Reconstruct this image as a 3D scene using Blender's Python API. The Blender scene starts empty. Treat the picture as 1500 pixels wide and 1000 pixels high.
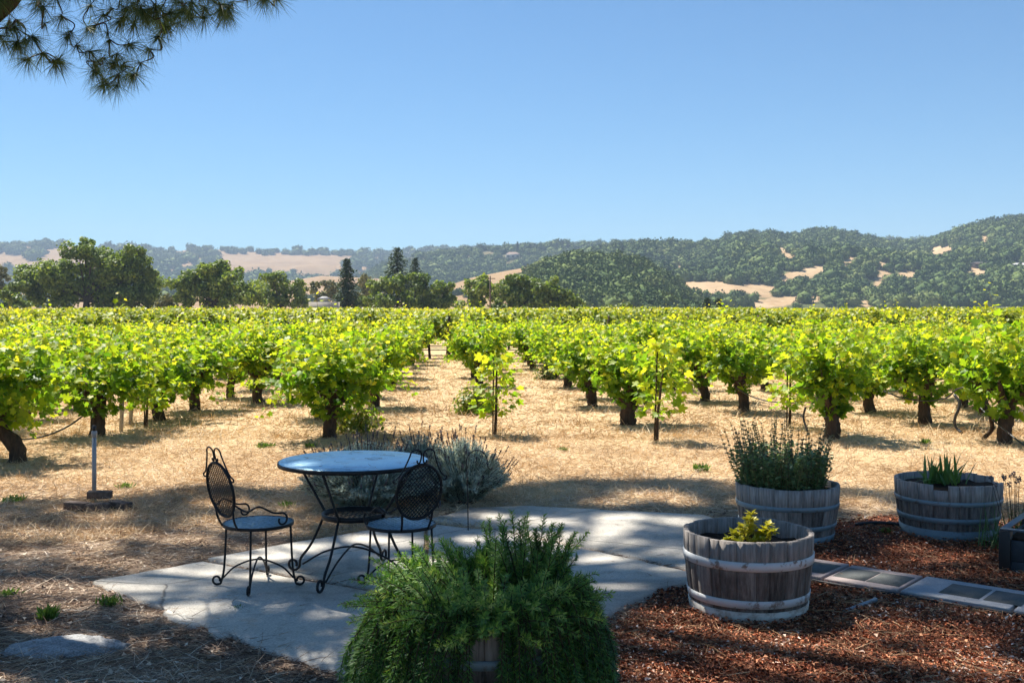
import bpy, bmesh, math, random
import numpy as np
from mathutils import Vector
from mathutils.geometry import tessellate_polygon

rng = np.random.default_rng(11)
random.seed(11)
sc = bpy.context.scene
COL = sc.collection
FPX, HY, CAMH = 1590.0, 450.0, 1.7          # focal length in photo pixels, horizon row, eye height
SUN_EL, SUN_AZ = math.radians(57), math.radians(-36)   # azimuth from +Y towards +X
SUNV = np.array([math.sin(SUN_AZ) * math.cos(SUN_EL), math.cos(SUN_AZ) * math.cos(SUN_EL), math.sin(SUN_EL)])
SLOPE = SUNV[:2] / SUNV[2]


def G(px, py, z=0.0):
    d = FPX * (CAMH - z) / (py - HY)
    return np.array([(px - 750) / FPX * d, d, z])


def P(px, py, d):
    return np.array([(px - 750) / FPX * d, d, CAMH + (HY - py) / FPX * d])


def U(a, b, n=None):
    return rng.uniform(a, b, n)


def unit(v):
    v = np.asarray(v, float)
    return v / np.maximum(np.linalg.norm(v, axis=-1, keepdims=True), 1e-9)


def vnoise(x, y, s=0.0):
    x = np.asarray(x, float); y = np.asarray(y, float)
    xi = np.floor(x); yi = np.floor(y); fx = x - xi; fy = y - yi
    fx = fx * fx * (3 - 2 * fx); fy = fy * fy * (3 - 2 * fy)
    def h(a, b):
        q = np.sin(a * 127.1 + b * 311.7 + s * 17.3) * 43758.5453
        return q - np.floor(q)
    return (h(xi, yi) * (1 - fx) + h(xi + 1, yi) * fx) * (1 - fy) + (h(xi, yi + 1) * (1 - fx) + h(xi + 1, yi + 1) * fx) * fy


# ------------------------------------------------------------------ mesh builder
class MB:
    def __init__(self):
        self.v = []; self.f = {3: [], 4: []}; self.a = []; self.n = 0

    def add(self, V, Fs, a=0.5):
        V = np.asarray(V, float).reshape(-1, 3)
        for Fa in (Fs if isinstance(Fs, list) else [Fs]):
            Fa = np.asarray(Fa, dtype=np.int64)
            if Fa.size:
                self.f[Fa.shape[1]].append(Fa + self.n)
        self.a.append(np.array(np.broadcast_to(a, (len(V),)), float))
        self.v.append(V); self.n += len(V)
        return self

    def mesh(self, name, mat, smooth=False, off=None):
        V = np.concatenate(self.v) if self.v else np.zeros((0, 3))
        if off is not None:
            V = V - np.asarray(off, float)
        T = np.concatenate(self.f[3]) if self.f[3] else np.zeros((0, 3), np.int64)
        Q = np.concatenate(self.f[4]) if self.f[4] else np.zeros((0, 4), np.int64)
        me = bpy.data.meshes.new(name)
        me.vertices.add(len(V)); me.vertices.foreach_set('co', V.ravel())
        nl = T.size + Q.size
        me.loops.add(nl)
        me.loops.foreach_set('vertex_index', np.concatenate([T.ravel(), Q.ravel()]).astype(np.int32))
        me.polygons.add(len(T) + len(Q))
        st = np.concatenate([np.arange(len(T)) * 3, T.size + np.arange(len(Q)) * 4]).astype(np.int32)
        me.polygons.foreach_set('loop_start', st)
        if smooth:
            me.polygons.foreach_set('use_smooth', np.ones(len(T) + len(Q), bool))
        at = me.attributes.new('rnd', 'FLOAT', 'POINT')
        at.data.foreach_set('value', np.concatenate(self.a).astype(np.float32))
        me.update(calc_edges=True)
        me.materials.append(mat)
        return me

    def build(self, name, mat, parent=None, smooth=False, off=None, loc=None):
        if parent is not None and off is None:
            off = None
        o = bpy.data.objects.new(name, self.mesh(name, mat, smooth, off))
        COL.objects.link(o)
        if parent is not None:
            o.parent = parent
        if loc is not None:
            o.location = loc
        return o


def tag(o, label=None, cat=None, group=None, kind=None):
    if label: o['label'] = label
    if cat: o['category'] = cat
    if group: o['group'] = group
    if kind: o['kind'] = kind
    return o


def thing(name, label, cat, loc=(0, 0, 0), rz=0.0, group=None, scale=None):
    o = bpy.data.objects.new(name, None)
    COL.objects.link(o)
    o.empty_display_size = 0.1
    o.location = [float(q) for q in loc]; o.rotation_euler = (0, 0, rz)
    if scale is not None:
        o.scale = scale if hasattr(scale, '__len__') else (scale,) * 3
    return tag(o, label, cat, group)


def place(name, label, cat, loc, parts, rz=0.0, scale=None, group=None):
    """a thing made of (part name, mesh) pairs; copies share mesh data"""
    t = thing(name, label, cat, loc, rz, group, scale)
    for pn, me in parts:
        o = bpy.data.objects.new(pn, me); COL.objects.link(o); o.parent = t
    return t


def frames(y, nrm):
    y = unit(y); x = unit(np.cross(y, nrm)); z = np.cross(x, y)
    return np.stack([x, y, z], axis=-1)


def scatter(mb, tv, tf, loc, R, s, a):
    n, k = len(loc), len(tv)
    s = np.asarray(s, float)
    if s.ndim == 1: s = np.repeat(s[:, None], 3, 1)
    V = np.einsum('nij,nkj->nki', R, tv[None] * s[:, None, :]) + loc[:, None, :]
    Fs = (tf[None] + (np.arange(n) * k)[:, None, None]).reshape(-1, tf.shape[1])
    mb.add(V.reshape(-1, 3), Fs, np.repeat(a, k))


def tube(mb, pts, rad, n=8, a=0.5, cap=True, wob=0.0):
    pts = np.asarray(pts, float); m = len(pts)
    rad = np.broadcast_to(rad, (m,)) if np.ndim(rad) < 1 or len(np.atleast_1d(rad)) != m else np.asarray(rad, float)
    t = unit(np.gradient(pts, axis=0))
    ref = np.array([0., 0, 1]) if abs(t[0][2]) < .9 else np.array([1., 0, 0])
    u = unit(np.cross(t[0], ref)); rings = []
    ang = np.arange(n) * 2 * math.pi / n
    for i in range(m):
        u = unit(u - t[i] * np.dot(u, t[i])); v = np.cross(t[i], u)
        r = rad[i] * (1 + wob * rng.uniform(-1, 1, n)) if wob else rad[i] * np.ones(n)
        rings.append(pts[i] + (np.cos(ang) * r)[:, None] * u + (np.sin(ang) * r)[:, None] * v)
    V = np.concatenate(rings)
    i0 = np.arange(n); i1 = (i0 + 1) % n
    Fq = np.concatenate([np.stack([k * n + i0, k * n + i1, (k + 1) * n + i1, (k + 1) * n + i0], 1) for k in range(m - 1)])
    fs = [Fq]
    if cap:
        V = np.concatenate([V, pts[:1], pts[-1:]])
        fs.append(np.stack([i1, i0, np.full(n, m * n)], 1))
        fs.append(np.stack([(m - 1) * n + i0, (m - 1) * n + i1, np.full(n, m * n + 1)], 1))
    mb.add(V, fs, a)


def spline(pts, n=8):
    p = np.asarray(pts, float); out = []
    q = np.concatenate([[2 * p[0] - p[1]], p, [2 * p[-1] - p[-2]]])
    for i in range(1, len(q) - 2):
        for t in np.linspace(0, 1, n, endpoint=False):
            out.append(.5 * (2 * q[i] + (q[i + 1] - q[i - 1]) * t + (2 * q[i - 1] - 5 * q[i] + 4 * q[i + 1] - q[i + 2]) * t * t
                             + (3 * q[i] - q[i - 1] - 3 * q[i + 1] + q[i + 2]) * t ** 3))
    out.append(p[-1])
    return np.array(out)


BOXF = np.array([[0, 3, 2, 1], [4, 5, 6, 7], [0, 1, 5, 4], [1, 2, 6, 5], [2, 3, 7, 6], [3, 0, 4, 7]])


def box(mb, c, s, rz=0.0, a=0.5, ax=None):
    x, y, z = [q / 2 for q in s]
    V = np.array([[-x, -y, -z], [x, -y, -z], [x, y, -z], [-x, y, -z], [-x, -y, z], [x, -y, z], [x, y, z], [-x, y, z]])
    if ax is not None:
        V = V @ np.array(ax)
    cr, sr = math.cos(rz), math.sin(rz)
    V = V @ np.array([[cr, sr, 0], [-sr, cr, 0], [0, 0, 1]]) + np.asarray(c, float)
    mb.add(V, BOXF, a)


def bevel_obj(o, w, seg=2):
    m = o.modifiers.new('bevel', 'BEVEL'); m.width = w; m.segments = seg; m.limit_method = 'ANGLE'
    return o


def lathe(mb, prof, n=48, a=0.5, wob=None):
    """prof: list of (r, z); open profile"""
    m = len(prof); ang = np.arange(n) * 2 * math.pi / n
    V = np.concatenate([np.stack([r * np.cos(ang), r * np.sin(ang), np.full(n, z)], 1) for r, z in prof])
    if wob is not None: V = V + wob(V)
    i0 = np.arange(n); i1 = (i0 + 1) % n
    mb.add(V, np.concatenate([np.stack([k * n + i0, k * n + i1, (k + 1) * n + i1, (k + 1) * n + i0], 1) for k in range(m - 1)]), a)


def slab(mb, poly, z0, z1, a=0.5):
    """prism over any simple polygon"""
    n = len(poly); p = np.asarray(poly, float)[:, :2]
    V = np.concatenate([np.c_[p, np.full(n, z0)], np.c_[p, np.full(n, z1)]])
    tri = np.array(tessellate_polygon([[Vector((q[0], q[1], 0)) for q in p]]))
    # orient upwards
    e = p[tri]; ar = np.cross(e[:, 1] - e[:, 0], e[:, 2] - e[:, 0])
    tri = np.where(ar[:, None] < 0, tri[:, ::-1], tri)
    i0 = np.arange(n); i1 = (i0 + 1) % n
    area = np.sum(p[:, 0] * np.roll(p[:, 1], -1) - np.roll(p[:, 0], -1) * p[:, 1])
    side = np.stack([i0, i1, i1 + n, i0 + n], 1) if area > 0 else np.stack([i1, i0, i0 + n, i1 + n], 1)
    mb.add(V, [tri + n, tri[:, ::-1], side], a)


# leaf templates: unit length along +y
_half = [(0.0, 0.0), (.20, -.14), (.46, -.02), (.52, .22), (.36, .30), (.60, .52), (.44, .70), (.22, .60), (.16, .84)]
_out = _half + [(0.0, 1.05)] + [(-x, y) for x, y in _half[:0:-1]]
GL_V = np.array([(0, .32, 0.0)] + [(x, y, .16 * abs(x) + .10 * (y - .3) ** 2 * -1.2) for x, y in _out])
_k = len(_out)
GL_F = np.array([[0, 1 + i, 1 + (i + 1) % _k] for i in range(_k)])
DL_V = np.array([(0, 0, 0), (.46, .42, .1), (0, 1, -.05), (-.46, .42, .1)], float)
DL_F = np.array([[0, 1, 2], [0, 2, 3]])
NL_V = np.array([(0, 0, 0), (.5, .4, .15), (0, 1, 0), (-.5, .4, .15)], float)     # narrow leaf, width set by scale x
ST_V = np.array([(-.5, 0, 0), (.5, 0, 0), (.42, .5, .09), (-.42, .5, .09), (0, 1, 0)], float)


def blades(mb, base, dirs, length, width, bend, a):
    """tapered bent strips; dirs unit (n,3), bend added at tip (n,3)"""
    n = len(base); side = unit(np.cross(dirs, unit(rng.normal(size=(n, 3)))))
    rows = []
    for t, w in ((0, 1.), (.5, .8), (1., .12)):
        c = base + dirs * (length * t)[:, None] + bend * (t * t) * length[:, None]
        rows += [c - side * (width * w / 2)[:, None], c + side * (width * w / 2)[:, None]]
    V = np.stack(rows, 1).reshape(-1, 3)
    f = np.array([[0, 1, 3, 2], [2, 3, 5, 4]])
    mb.add(V, (f[None] + (np.arange(n) * 6)[:, None, None]).reshape(-1, 4), np.repeat(a, 6))


# ------------------------------------------------------------------ materials
class NT:
    def __init__(self, name):
        self.m = bpy.data.materials.new(name); self.m.use_nodes = True
        self.t = self.m.node_tree; self.t.nodes.clear()
        self.out = self.t.nodes.new('ShaderNodeOutputMaterial')

    def n(self, ty, **kw):
        q = self.t.nodes.new(ty)
        for k, v in kw.items():
            if hasattr(q, k): setattr(q, k, v)
        return q

    def put(self, sock, v):
        if isinstance(v, bpy.types.NodeSocket): self.t.links.new(v, sock)
        elif v is not None:
            if hasattr(sock.default_value, '__len__') and not hasattr(v, '__len__'): v = (v,) * len(sock.default_value)
            if hasattr(sock.default_value, '__len__') and len(sock.default_value) == 4 and len(v) == 3: v = (*v, 1)
            sock.default_value = v

    def attr(self, nm='rnd'):
        return self.n('ShaderNodeAttribute', attribute_name=nm).outputs['Fac']

    def coord(self, scale=(1, 1, 1), kind='Object'):
        c = self.n('ShaderNodeTexCoord').outputs[kind]
        mp = self.n('ShaderNodeMapping'); self.put(mp.inputs['Vector'], c); mp.inputs['Scale'].default_value = scale
        return mp.outputs[0]

    def pos(self, scale=(1, 1, 1)):
        c = self.n('ShaderNodeNewGeometry').outputs['Position']
        mp = self.n('ShaderNodeMapping'); self.put(mp.inputs['Vector'], c); mp.inputs['Scale'].default_value = scale
        return mp.outputs[0]

    def noise(self, vec, scale=5., detail=4., rough=.55, dist=0.):
        q = self.n('ShaderNodeTexNoise'); self.put(q.inputs['Vector'], vec)
        q.inputs['Scale'].default_value = scale; q.inputs['Detail'].default_value = detail
        q.inputs['Roughness'].default_value = rough; q.inputs['Distortion'].default_value = dist
        return q.outputs['Fac']

    def voro(self, vec, scale=5., feat='F1', out='Distance'):
        q = self.n('ShaderNodeTexVoronoi', feature=feat); self.put(q.inputs['Vector'], vec); q.inputs['Scale'].default_value = scale
        return q.outputs[out]

    def ramp(self, fac, stops, interp='LINEAR'):
        q = self.n('ShaderNodeValToRGB'); self.put(q.inputs[0], fac); e = q.color_ramp; e.interpolation = interp
        while len(e.elements) < len(stops): e.elements.new(.5)
        for el, (p, c) in zip(e.elements, stops):
            el.position = p; el.color = (*c, 1) if hasattr(c, '__len__') else (c, c, c, 1)
        return q.outputs[0]

    def mix(self, fac, a, b, mode='MIX'):
        q = self.n('ShaderNodeMix', data_type='RGBA', blend_type=mode)
        self.put(q.inputs[0], fac); self.put(q.inputs[6], a); self.put(q.inputs[7], b)
        return q.outputs[2]

    def math(self, op, a, b=0.0, c=None):
        q = self.n('ShaderNodeMath', operation=op); self.put(q.inputs[0], a); self.put(q.inputs[1], b)
        if c is not None: self.put(q.inputs[2], c)
        return q.outputs[0]

    def bump(self, h, strength=.4, dist=.01):
        q = self.n('ShaderNodeBump'); self.put(q.inputs['Height'], h)
        q.inputs['Strength'].default_value = strength; q.inputs['Distance'].default_value = dist
        return q.outputs[0]

    def bsdf(self, col, rough=.6, metal=0., spec=.5, normal=None):
        q = self.n('ShaderNodeBsdfPrincipled')
        self.put(q.inputs['Base Color'], col); self.put(q.inputs['Roughness'], rough); self.put(q.inputs['Metallic'], metal)
        self.put(q.inputs['Specular IOR Level'], spec)
        if normal is not None: self.put(q.inputs['Normal'], normal)
        return q.outputs[0]

    def done(self, sh):
        self.t.links.new(sh, self.out.inputs[0]); return self.m


def leaf_mat(name, stops, tr=.35, tmul=(1.5, 1.5, .8), rough=.45, spec=.4, nscale=None):
    k = NT(name); f = k.attr()
    if nscale:
        f = k.math('ADD', k.math('MULTIPLY', f, .6), k.math('MULTIPLY', k.noise(k.pos(), nscale, 2.), .45))
    col = k.ramp(f, stops)
    a = k.bsdf(col, rough, 0, spec)
    if tr <= 0: return k.done(a)
    tl = k.n('ShaderNodeBsdfTranslucent'); k.put(tl.inputs[0], k.mix(1., col, tmul, 'MULTIPLY'))
    mx = k.n('ShaderNodeMixShader'); mx.inputs[0].default_value = tr
    k.t.links.new(a, mx.inputs[1]); k.t.links.new(tl.outputs[0], mx.inputs[2])
    return k.done(mx.outputs[0])


def plain(name, col, rough=.6, metal=0., spec=.5, var=.0, scale=20., bump=0.):
    k = NT(name); c = col; nz = None
    if var:
        nz = k.noise(k.coord(), scale, 5.)
        c = k.ramp(nz, [(.3, tuple(q * (1 - var) for q in col)), (.7, tuple(min(1, q * (1 + var)) for q in col))])
    return k.done(k.bsdf(c, rough, metal, spec, k.bump(nz, bump) if (bump and var) else None))


M = {}
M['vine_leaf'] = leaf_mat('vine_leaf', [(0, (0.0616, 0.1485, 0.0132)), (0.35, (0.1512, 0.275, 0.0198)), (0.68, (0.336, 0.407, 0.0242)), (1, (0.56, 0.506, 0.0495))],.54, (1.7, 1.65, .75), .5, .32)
M['far_vine_leaf'] = leaf_mat('far_vine_leaf', [(0, (0.077, 0.1458, 0.021)), (0.45, (0.187, 0.27, 0.0263)), (0.75, (0.341, 0.378, 0.0315)), (1, (0.506, 0.4536, 0.042))], .42, (1.6, 1.5, .7), .5, .4)
M['shrub_leaf'] = leaf_mat('shrub_leaf', [(0, (.09, .15, .02)), (.5, (.19, .24, .03)), (1, (.34, .33, .05))], .4)
M['rosemary_leaf'] = leaf_mat('rosemary_leaf', [(0, (.035, .10, .033)), (.4, (.09, .215, .055)), (.75, (.21, .35, .075)), (1, (.38, .46, .14))], .34, (1.4, 1.4, .6), .5, .35)
M['lavender_leaf'] = leaf_mat('lavender_leaf', [(0, (.26, .32, .26)), (.6, (.47, .54, .45)), (1, (.64, .70, .60))], .3, (1, 1, .9), .7, .2)
M['lavender_flower'] = leaf_mat('lavender_flower', [(0, (.10, .085, .095)), (1, (.22, .19, .21))], .05, rough=.8)
M['herb_leaf'] = leaf_mat('herb_leaf', [(0, (0.084, 0.156, 0.0725)), (0.6, (0.196, 0.286, 0.1232)), (1, (0.378, 0.416, 0.203))], .3)
M['herb_bud'] = leaf_mat('herb_bud', [(0, (0.091, 0.1063, 0.0625)), (1, (0.26, 0.2375, 0.15))], .15, rough=.8)
M['gold_leaf'] = leaf_mat('gold_leaf', [(0, (.22, .25, .02)), (.5, (.42, .40, .035)), (1, (.58, .50, .06))], .35)
M['strap_leaf'] = leaf_mat('strap_leaf', [(0, (.05, .13, .04)), (1, (.14, .24, .07))], .3)
M['grass_green'] = leaf_mat('grass_green', [(0, (.06, .15, .03)), (1, (.20, .30, .06))], .35)
M['pine_needle'] = leaf_mat('pine_needle', [(0, (.035, .065, .025)), (.7, (.10, .145, .042)), (1, (.19, .21, .06))], .36, (1.2, 1.2, .6), .55, .3)
M['oak_leaf'] = leaf_mat('oak_leaf', [(0, (0.0648, 0.11, 0.0231)), (0.5, (0.162, 0.231, 0.0473)), (1, (0.3132, 0.374, 0.0945))], .36, (1.4, 1.4, .6), .55, .3)
M['olive_leaf'] = leaf_mat('olive_leaf', [(0, (.10, .115, .05)), (.5, (.16, .17, .08)), (1, (.24, .235, .12))], .2, rough=.7)
M['bright_leaf'] = leaf_mat('bright_leaf', [(0, (.07, .12, .02)), (.5, (.13, .19, .03)), (1, (.22, .27, .06))], .3)
M['fir_leaf'] = leaf_mat('fir_leaf', [(0, (.02, .042, .02)), (.6, (.045, .08, .034)), (1, (.09, .125, .05))], .1, rough=.7, spec=.2)
M['wood_crown'] = leaf_mat('wood_crown', [(0.1, (0.0345, 0.0655, 0.0187)), (0.4, (0.0747, 0.1186, 0.0308)), (0.65, (0.1323, 0.1751, 0.0462)), (1, (0.23, 0.2486, 0.0825))], 0, nscale=.35, rough=.8, spec=.1)


def straw_mat(name, stops):
    k = NT(name)
    return k.done(k.bsdf(k.ramp(k.attr(), stops), .7, 0, .25))


M['straw'] = straw_mat('straw', [(0, (.30, .20, .10)), (.35, (.56, .39, .215)), (.7, (.74, .56, .345)), (1, (.85, .71, .49))])
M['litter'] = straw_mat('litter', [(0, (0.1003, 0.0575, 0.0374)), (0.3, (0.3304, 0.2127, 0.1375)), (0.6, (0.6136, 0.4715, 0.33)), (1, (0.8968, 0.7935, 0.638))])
M['chip'] = straw_mat('chip', [(0, (0.052, 0.02, 0.012)), (0.3, (0.208, 0.0625, 0.0276)), (0.62, (0.52, 0.1625, 0.066)), (0.85, (0.702, 0.3625, 0.192)), (1, (0.884, 0.775, 0.672))])
M['needle_litter'] = straw_mat('needle_litter', [(0, (0.138, 0.0633, 0.0275)), (0.6, (0.391, 0.2185, 0.1045)), (1, (0.598, 0.437, 0.264))])


def m_ground():
    k = NT('ground_soil'); p = k.pos()
    n1 = k.noise(p, .9, 6., .6); n2 = k.noise(p, 14., 5., .7); n3 = k.noise(k.pos((1, .5, 1)), 60., 3., .7)
    straw = k.ramp(n2, [(.25, (.36, .24, .125)), (.5, (.60, .425, .24)), (.75, (.74, .565, .35))])
    straw = k.mix(k.ramp(n1, [(.35, 0.), (.65, .55)]), straw, (.48, .325, .175))
    brown = k.ramp(n3, [(.3, (.10, .068, .048)), (.55, (.29, .215, .155)), (.8, (.52, .42, .32))])
    sep = k.n('ShaderNodeSeparateXYZ'); k.put(sep.inputs[0], p)
    yy = k.math('ADD', sep.outputs[1], k.math('MULTIPLY', k.math('SUBTRACT', n1, .5), 5.))
    f = k.n('ShaderNodeMapRange'); k.put(f.inputs[0], yy); f.inputs[1].default_value = 7.0; f.inputs[2].default_value = 9.8
    c = k.mix(f.outputs[0], brown, straw)
    h = k.math('ADD', n2, n3)
    return k.done(k.bsdf(c, .9, 0, .15, k.bump(h, .7, .03)))


def m_mulch():
    k = NT('mulch'); p = k.pos()
    c = k.ramp(k.noise(p, 45., 4., .7), [(.3, (.03, .013, .008)), (.55, (.12, .042, .02)), (.8, (.22, .085, .04))])
    return k.done(k.bsdf(c, .9, 0, .15, k.bump(k.noise(p, 60., 4.), .8, .02)))


def m_concrete():
    k = NT('concrete'); p = k.pos()
    big = k.noise(p, 1.6, 7., .62, .4); fine = k.noise(p, 95., 3., .7); mid = k.noise(p, 9., 7., .7); grit = k.noise(p, 260., 2., .6)
    c = k.ramp(big, [(.28, (.40, .365, .305)), (.5, (.55, .505, .43)), (.75, (.66, .61, .53))])
    c = k.mix(.55, c, k.ramp(fine, [(.32, (.33, .305, .26)), (.6, (.68, .63, .55))]))
    c = k.mix(k.ramp(mid, [(.50, 0.), (.72, .65)]), c, (.27, .235, .19))
    c = k.mix(k.ramp(grit, [(.60, 0.), (.70, .6)]), c, (.10, .085, .07))
    c = k.mix(k.ramp(k.voro(p, 21.), [(.05, .7), (.10, 0.)]), c, (.12, .085, .06))
    cr = k.n('ShaderNodeTexVoronoi', feature='DISTANCE_TO_EDGE'); cr.inputs['Scale'].default_value = .42
    ad = k.n('ShaderNodeMix', data_type='VECTOR'); ad.inputs[0].default_value = .12; k.put(ad.inputs[4], p); nn = k.n('ShaderNodeTexNoise'); nn.inputs['Scale'].default_value = 3.; nn.inputs['Detail'].default_value = 6.; k.put(nn.inputs['Vector'], p); k.put(ad.inputs[5], nn.outputs['Color'])
    k.put(cr.inputs['Vector'], ad.outputs[1])
    crack = k.ramp(cr.outputs['Distance'], [(.0, 1.), (.0035, 0.)])
    c = k.mix(k.math('MULTIPLY', crack, .55), c, (.10, .08, .06))
    h = k.math('SUBTRACT', k.math('ADD', fine, k.math('MULTIPLY', mid, 2.)), k.math('MULTIPLY', crack, 3.))
    return k.done(k.bsdf(c, .85, 0, .3, k.bump(h, .6, .006)))


def m_barrel(name, dark, mid, light):
    k = NT(name); v = k.coord((1, 1, .07)); w = k.coord()
    st = k.noise(v, 60., 6., .7); bl = k.noise(w, 6., 4., .6)
    f = k.math('ADD', k.math('MULTIPLY', st, .78), k.math('MULTIPLY', k.attr(), .22))
    c = k.ramp(f, [(.28, dark), (.5, mid), (.72, light)])
    sep = k.n('ShaderNodeSeparateXYZ'); k.put(sep.inputs[0], w)
    c = k.mix(k.ramp(bl, [(.5, 0.), (.75, .55)]), c, tuple(q * .45 for q in dark))
    zz = k.math('ADD', sep.outputs[2], k.math('MULTIPLY', k.math('SUBTRACT', bl, .5), .1))
    c = k.mix(k.ramp(zz, [(.26, 0.), (.34, .7)]), c, k.ramp(st, [(.3, mid), (.5, light), (.75, tuple(min(1, q * 1.55) for q in light))]))
    return k.done(k.bsdf(c, .85, 0, .25, k.bump(st, .7, .008)))


def m_hoop(name, col, rust, lo, hi, metal=0.):
    k = NT(name); w = k.coord()
    n = k.noise(w, 14., 6., .7)
    c = k.mix(k.ramp(n, [(lo, 0.), (hi, 1.)]), col, rust)
    c = k.mix(k.ramp(k.noise(w, 3.5, 4.), [(.35, 0.), (.75, .4)]), c, tuple(q * .6 for q in col))
    return k.done(k.bsdf(c, .6, metal, .4, k.bump(n, .35, .004)))


def m_table():
    k = NT('table_sky_sheen'); w = k.coord()
    n = k.noise(w, 7., 6., .7, .6); d = k.noise(w, 40., 4., .7)
    c = k.ramp(n, [(.30, (.10, .19, .25)), (.44, (.38, .58, .68)), (.58, (.48, .70, .78)), (.75, (.66, .80, .84))])  # blue sky reflection put into the base colour, broken by grime blotches
    return k.done(k.bsdf(c, k.ramp(k.math('ADD', k.math('MULTIPLY', n, .7), k.math('MULTIPLY', d, .3)), [(.3, .24), (.7, .5)]), .8, .6, k.bump(d, .15, .002)))


def m_bark(name, c0, c1, sc_=22., stretch=.25):
    k = NT(name); v = k.coord((1, 1, stretch)); n = k.noise(v, sc_, 6., .7, .5)
    return k.done(k.bsdf(k.ramp(n, [(.3, c0), (.7, c1)]), .9, 0, .2, k.bump(n, 1., .03)))


def m_stone(name, c0, c1, sc_=8.):
    k = NT(name); w = k.pos(); n = k.noise(w, sc_, 7., .7); f = k.noise(w, 110., 3., .6)
    c = k.mix(.45, k.ramp(n, [(.3, c0), (.7, c1)]), k.ramp(f, [(.35, c0), (.65, c1)]))
    return k.done(k.bsdf(c, .85, 0, .3, k.bump(k.math('ADD', n, f), .5, .008)))


def m_hill(name, c0, c1, c2, under=False):
    k = NT(name); p = k.pos()
    n = k.noise(p, .02, 6., .6); m = k.noise(k.pos((1, 1, 1)), .15, 4., .7)
    c = k.ramp(k.math('ADD', k.math('MULTIPLY', n, .65), k.math('MULTIPLY', m, .35)), [(.35, c0), (.5, c1), (.68, c2)])
    if under: c = k.mix(k.attr(), k.ramp(n, [(.3, (.05, .065, .022)), (.7, (.11, .12, .045))]), c)      # brush under the wood, dry grass in the clearings
    return k.done(k.bsdf(c, .95, 0, .1))


M['ground'] = m_ground(); M['mulch'] = m_mulch(); M['concrete'] = m_concrete()
M['barrel'] = m_barrel('barrel_wood', (.05, .04, .034), (.155, .13, .11), (.31, .275, .245))
M['barrel_grey'] = m_barrel('weathered_barrel_wood', (.065, .056, .050), (.20, .172, .152), (.37, .335, .305))
M['hoop_white'] = m_hoop('white_hoop_paint', (.60, .61, .60), (.20, .12, .075), .54, .62)
M['hoop_base'] = m_hoop('worn_hoop_paint', (.62, .58, .50), (.30, .19, .11), .45, .62)
M['hoop_zinc'] = m_hoop('galvanised_hoop', (.22, .29, .325), (.15, .12, .095), .52, .66, .2)
M['soil'] = plain('potting_soil', (.035, .024, .016), .95, 0, .1, .5, 60, .8)
M['iron'] = plain('black_iron', (.007, .008, .010), .5, 0, .35, .3, 40)
M['seat_sky_sheen'] = plain('seat_sky_sheen', (.26, .42, .54), .34, .65, .55, .3, 40)  # blue sky gloss painted into the colour of the black seat mesh
M['table'] = m_table()
M['vine_bark'] = m_bark('vine_bark', (.030, .020, .014), (.125, .085, .058))
M['pine_bark'] = m_bark('pine_bark', (.022, .014, .010), (.10, .062, .042), 9.)
M['twig'] = plain('twig', (.055, .036, .022), .85, 0, .2, .3, 30)
M['cane'] = plain('green_cane', (.17, .15, .05), .7)
M['tree_bark'] = m_bark('tree_bark', (.035, .028, .022), (.11, .09, .07), 3.)
M['pink_paver'] = m_stone('pink_paver', (.27, .215, .195), (.44, .36, .33))
M['grey_paver'] = m_stone('grey_paver', (.27, .27, .275), (.43, .43, .43))
M['dark_tile'] = m_stone('dark_tile', (.065, .07, .066), (.15, .155, .145))
M['rock'] = m_stone('grey_rock', (.09, .09, .088), (.50, .49, .47), 16.)
M['composite'] = plain('planter_board', (.035, .043, .052), .6, 0, .4, .25, 12, .2)
M['composite_dark'] = plain('planter_post', (.010, .011, .012), .5)
M['composite_rim'] = plain('planter_rim', (.09, .105, .12), .45)
M['pvc'] = plain('grey_pvc', (.30, .32, .34), .4, 0, .5, .1, 9)
M['brick'] = plain('old_brick', (.13, .098, .08), .9, 0, .2, .4, 25, .6)
M['hose'] = plain('black_hose', (.018, .017, .017), .5)
M['stake'] = plain('pale_stake', (.36, .33, .29), .8, 0, .2, .3, 20)
M['post'] = plain('trellis_wood', (.12, .09, .07), .9, 0, .2, .4, 20)
M['wire'] = plain('steel_wire', (.20, .19, .18), .5, .6)
M['gold_hill'] = m_hill('gold_hill', (.23, .145, .07), (.30, .195, .10), (.34, .235, .13))
M['clearing_hill'] = m_hill('clearing_hill', (.31, .205, .11), (.43, .30, .17), (.50, .37, .225), True)
M['green_hill'] = m_hill('wooded_hill', (.045, .055, .022), (.10, .095, .042), (.27, .20, .11))
M['stucco'] = plain('stucco', (.46, .42, .36), .8, 0, .2, .1, 2)
M['roof_pale'] = plain('pale_roof', (.40, .39, .385), .8, 0, .2, .12, 3)
M['roof_dark'] = plain('dark_roof', (.075, .07, .07), .8, 0, .2, .2, 2)
M['roof_tan'] = plain('tan_roof', (.23, .16, .125), .8, 0, .2, .2, 2)
M['glass'] = plain('dark_glass', (.02, .025, .03), .1)

# ================================================================== ground, patio, mulch
mb = MB(); S = 6000.
mb.add([(-S, -400, 0), (S, -400, 0), (S, S, 0), (-S, S, 0)], np.array([[0, 1, 2, 3]]))
tag(mb.build('ground', M['ground']), kind='structure')


def rough_poly(pts, step=.06, amp=.018, seed=0):
    out = []
    for i in range(len(pts)):
        a = np.array(pts[i][:2]); b = np.array(pts[(i + 1) % len(pts)][:2]); L = np.linalg.norm(b - a); m = max(1, int(L / step))
        nrm = np.array([-(b - a)[1], (b - a)[0]]) / L
        for j in range(m):
            q = a + (b - a) * j / m
            out.append(q + nrm * (vnoise(q[0] * 5, q[1] * 5, seed) - .5) * 2 * amp + nrm * (vnoise(q[0] * 19, q[1] * 19, seed + 3) - .5) * amp)
    return out


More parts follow.
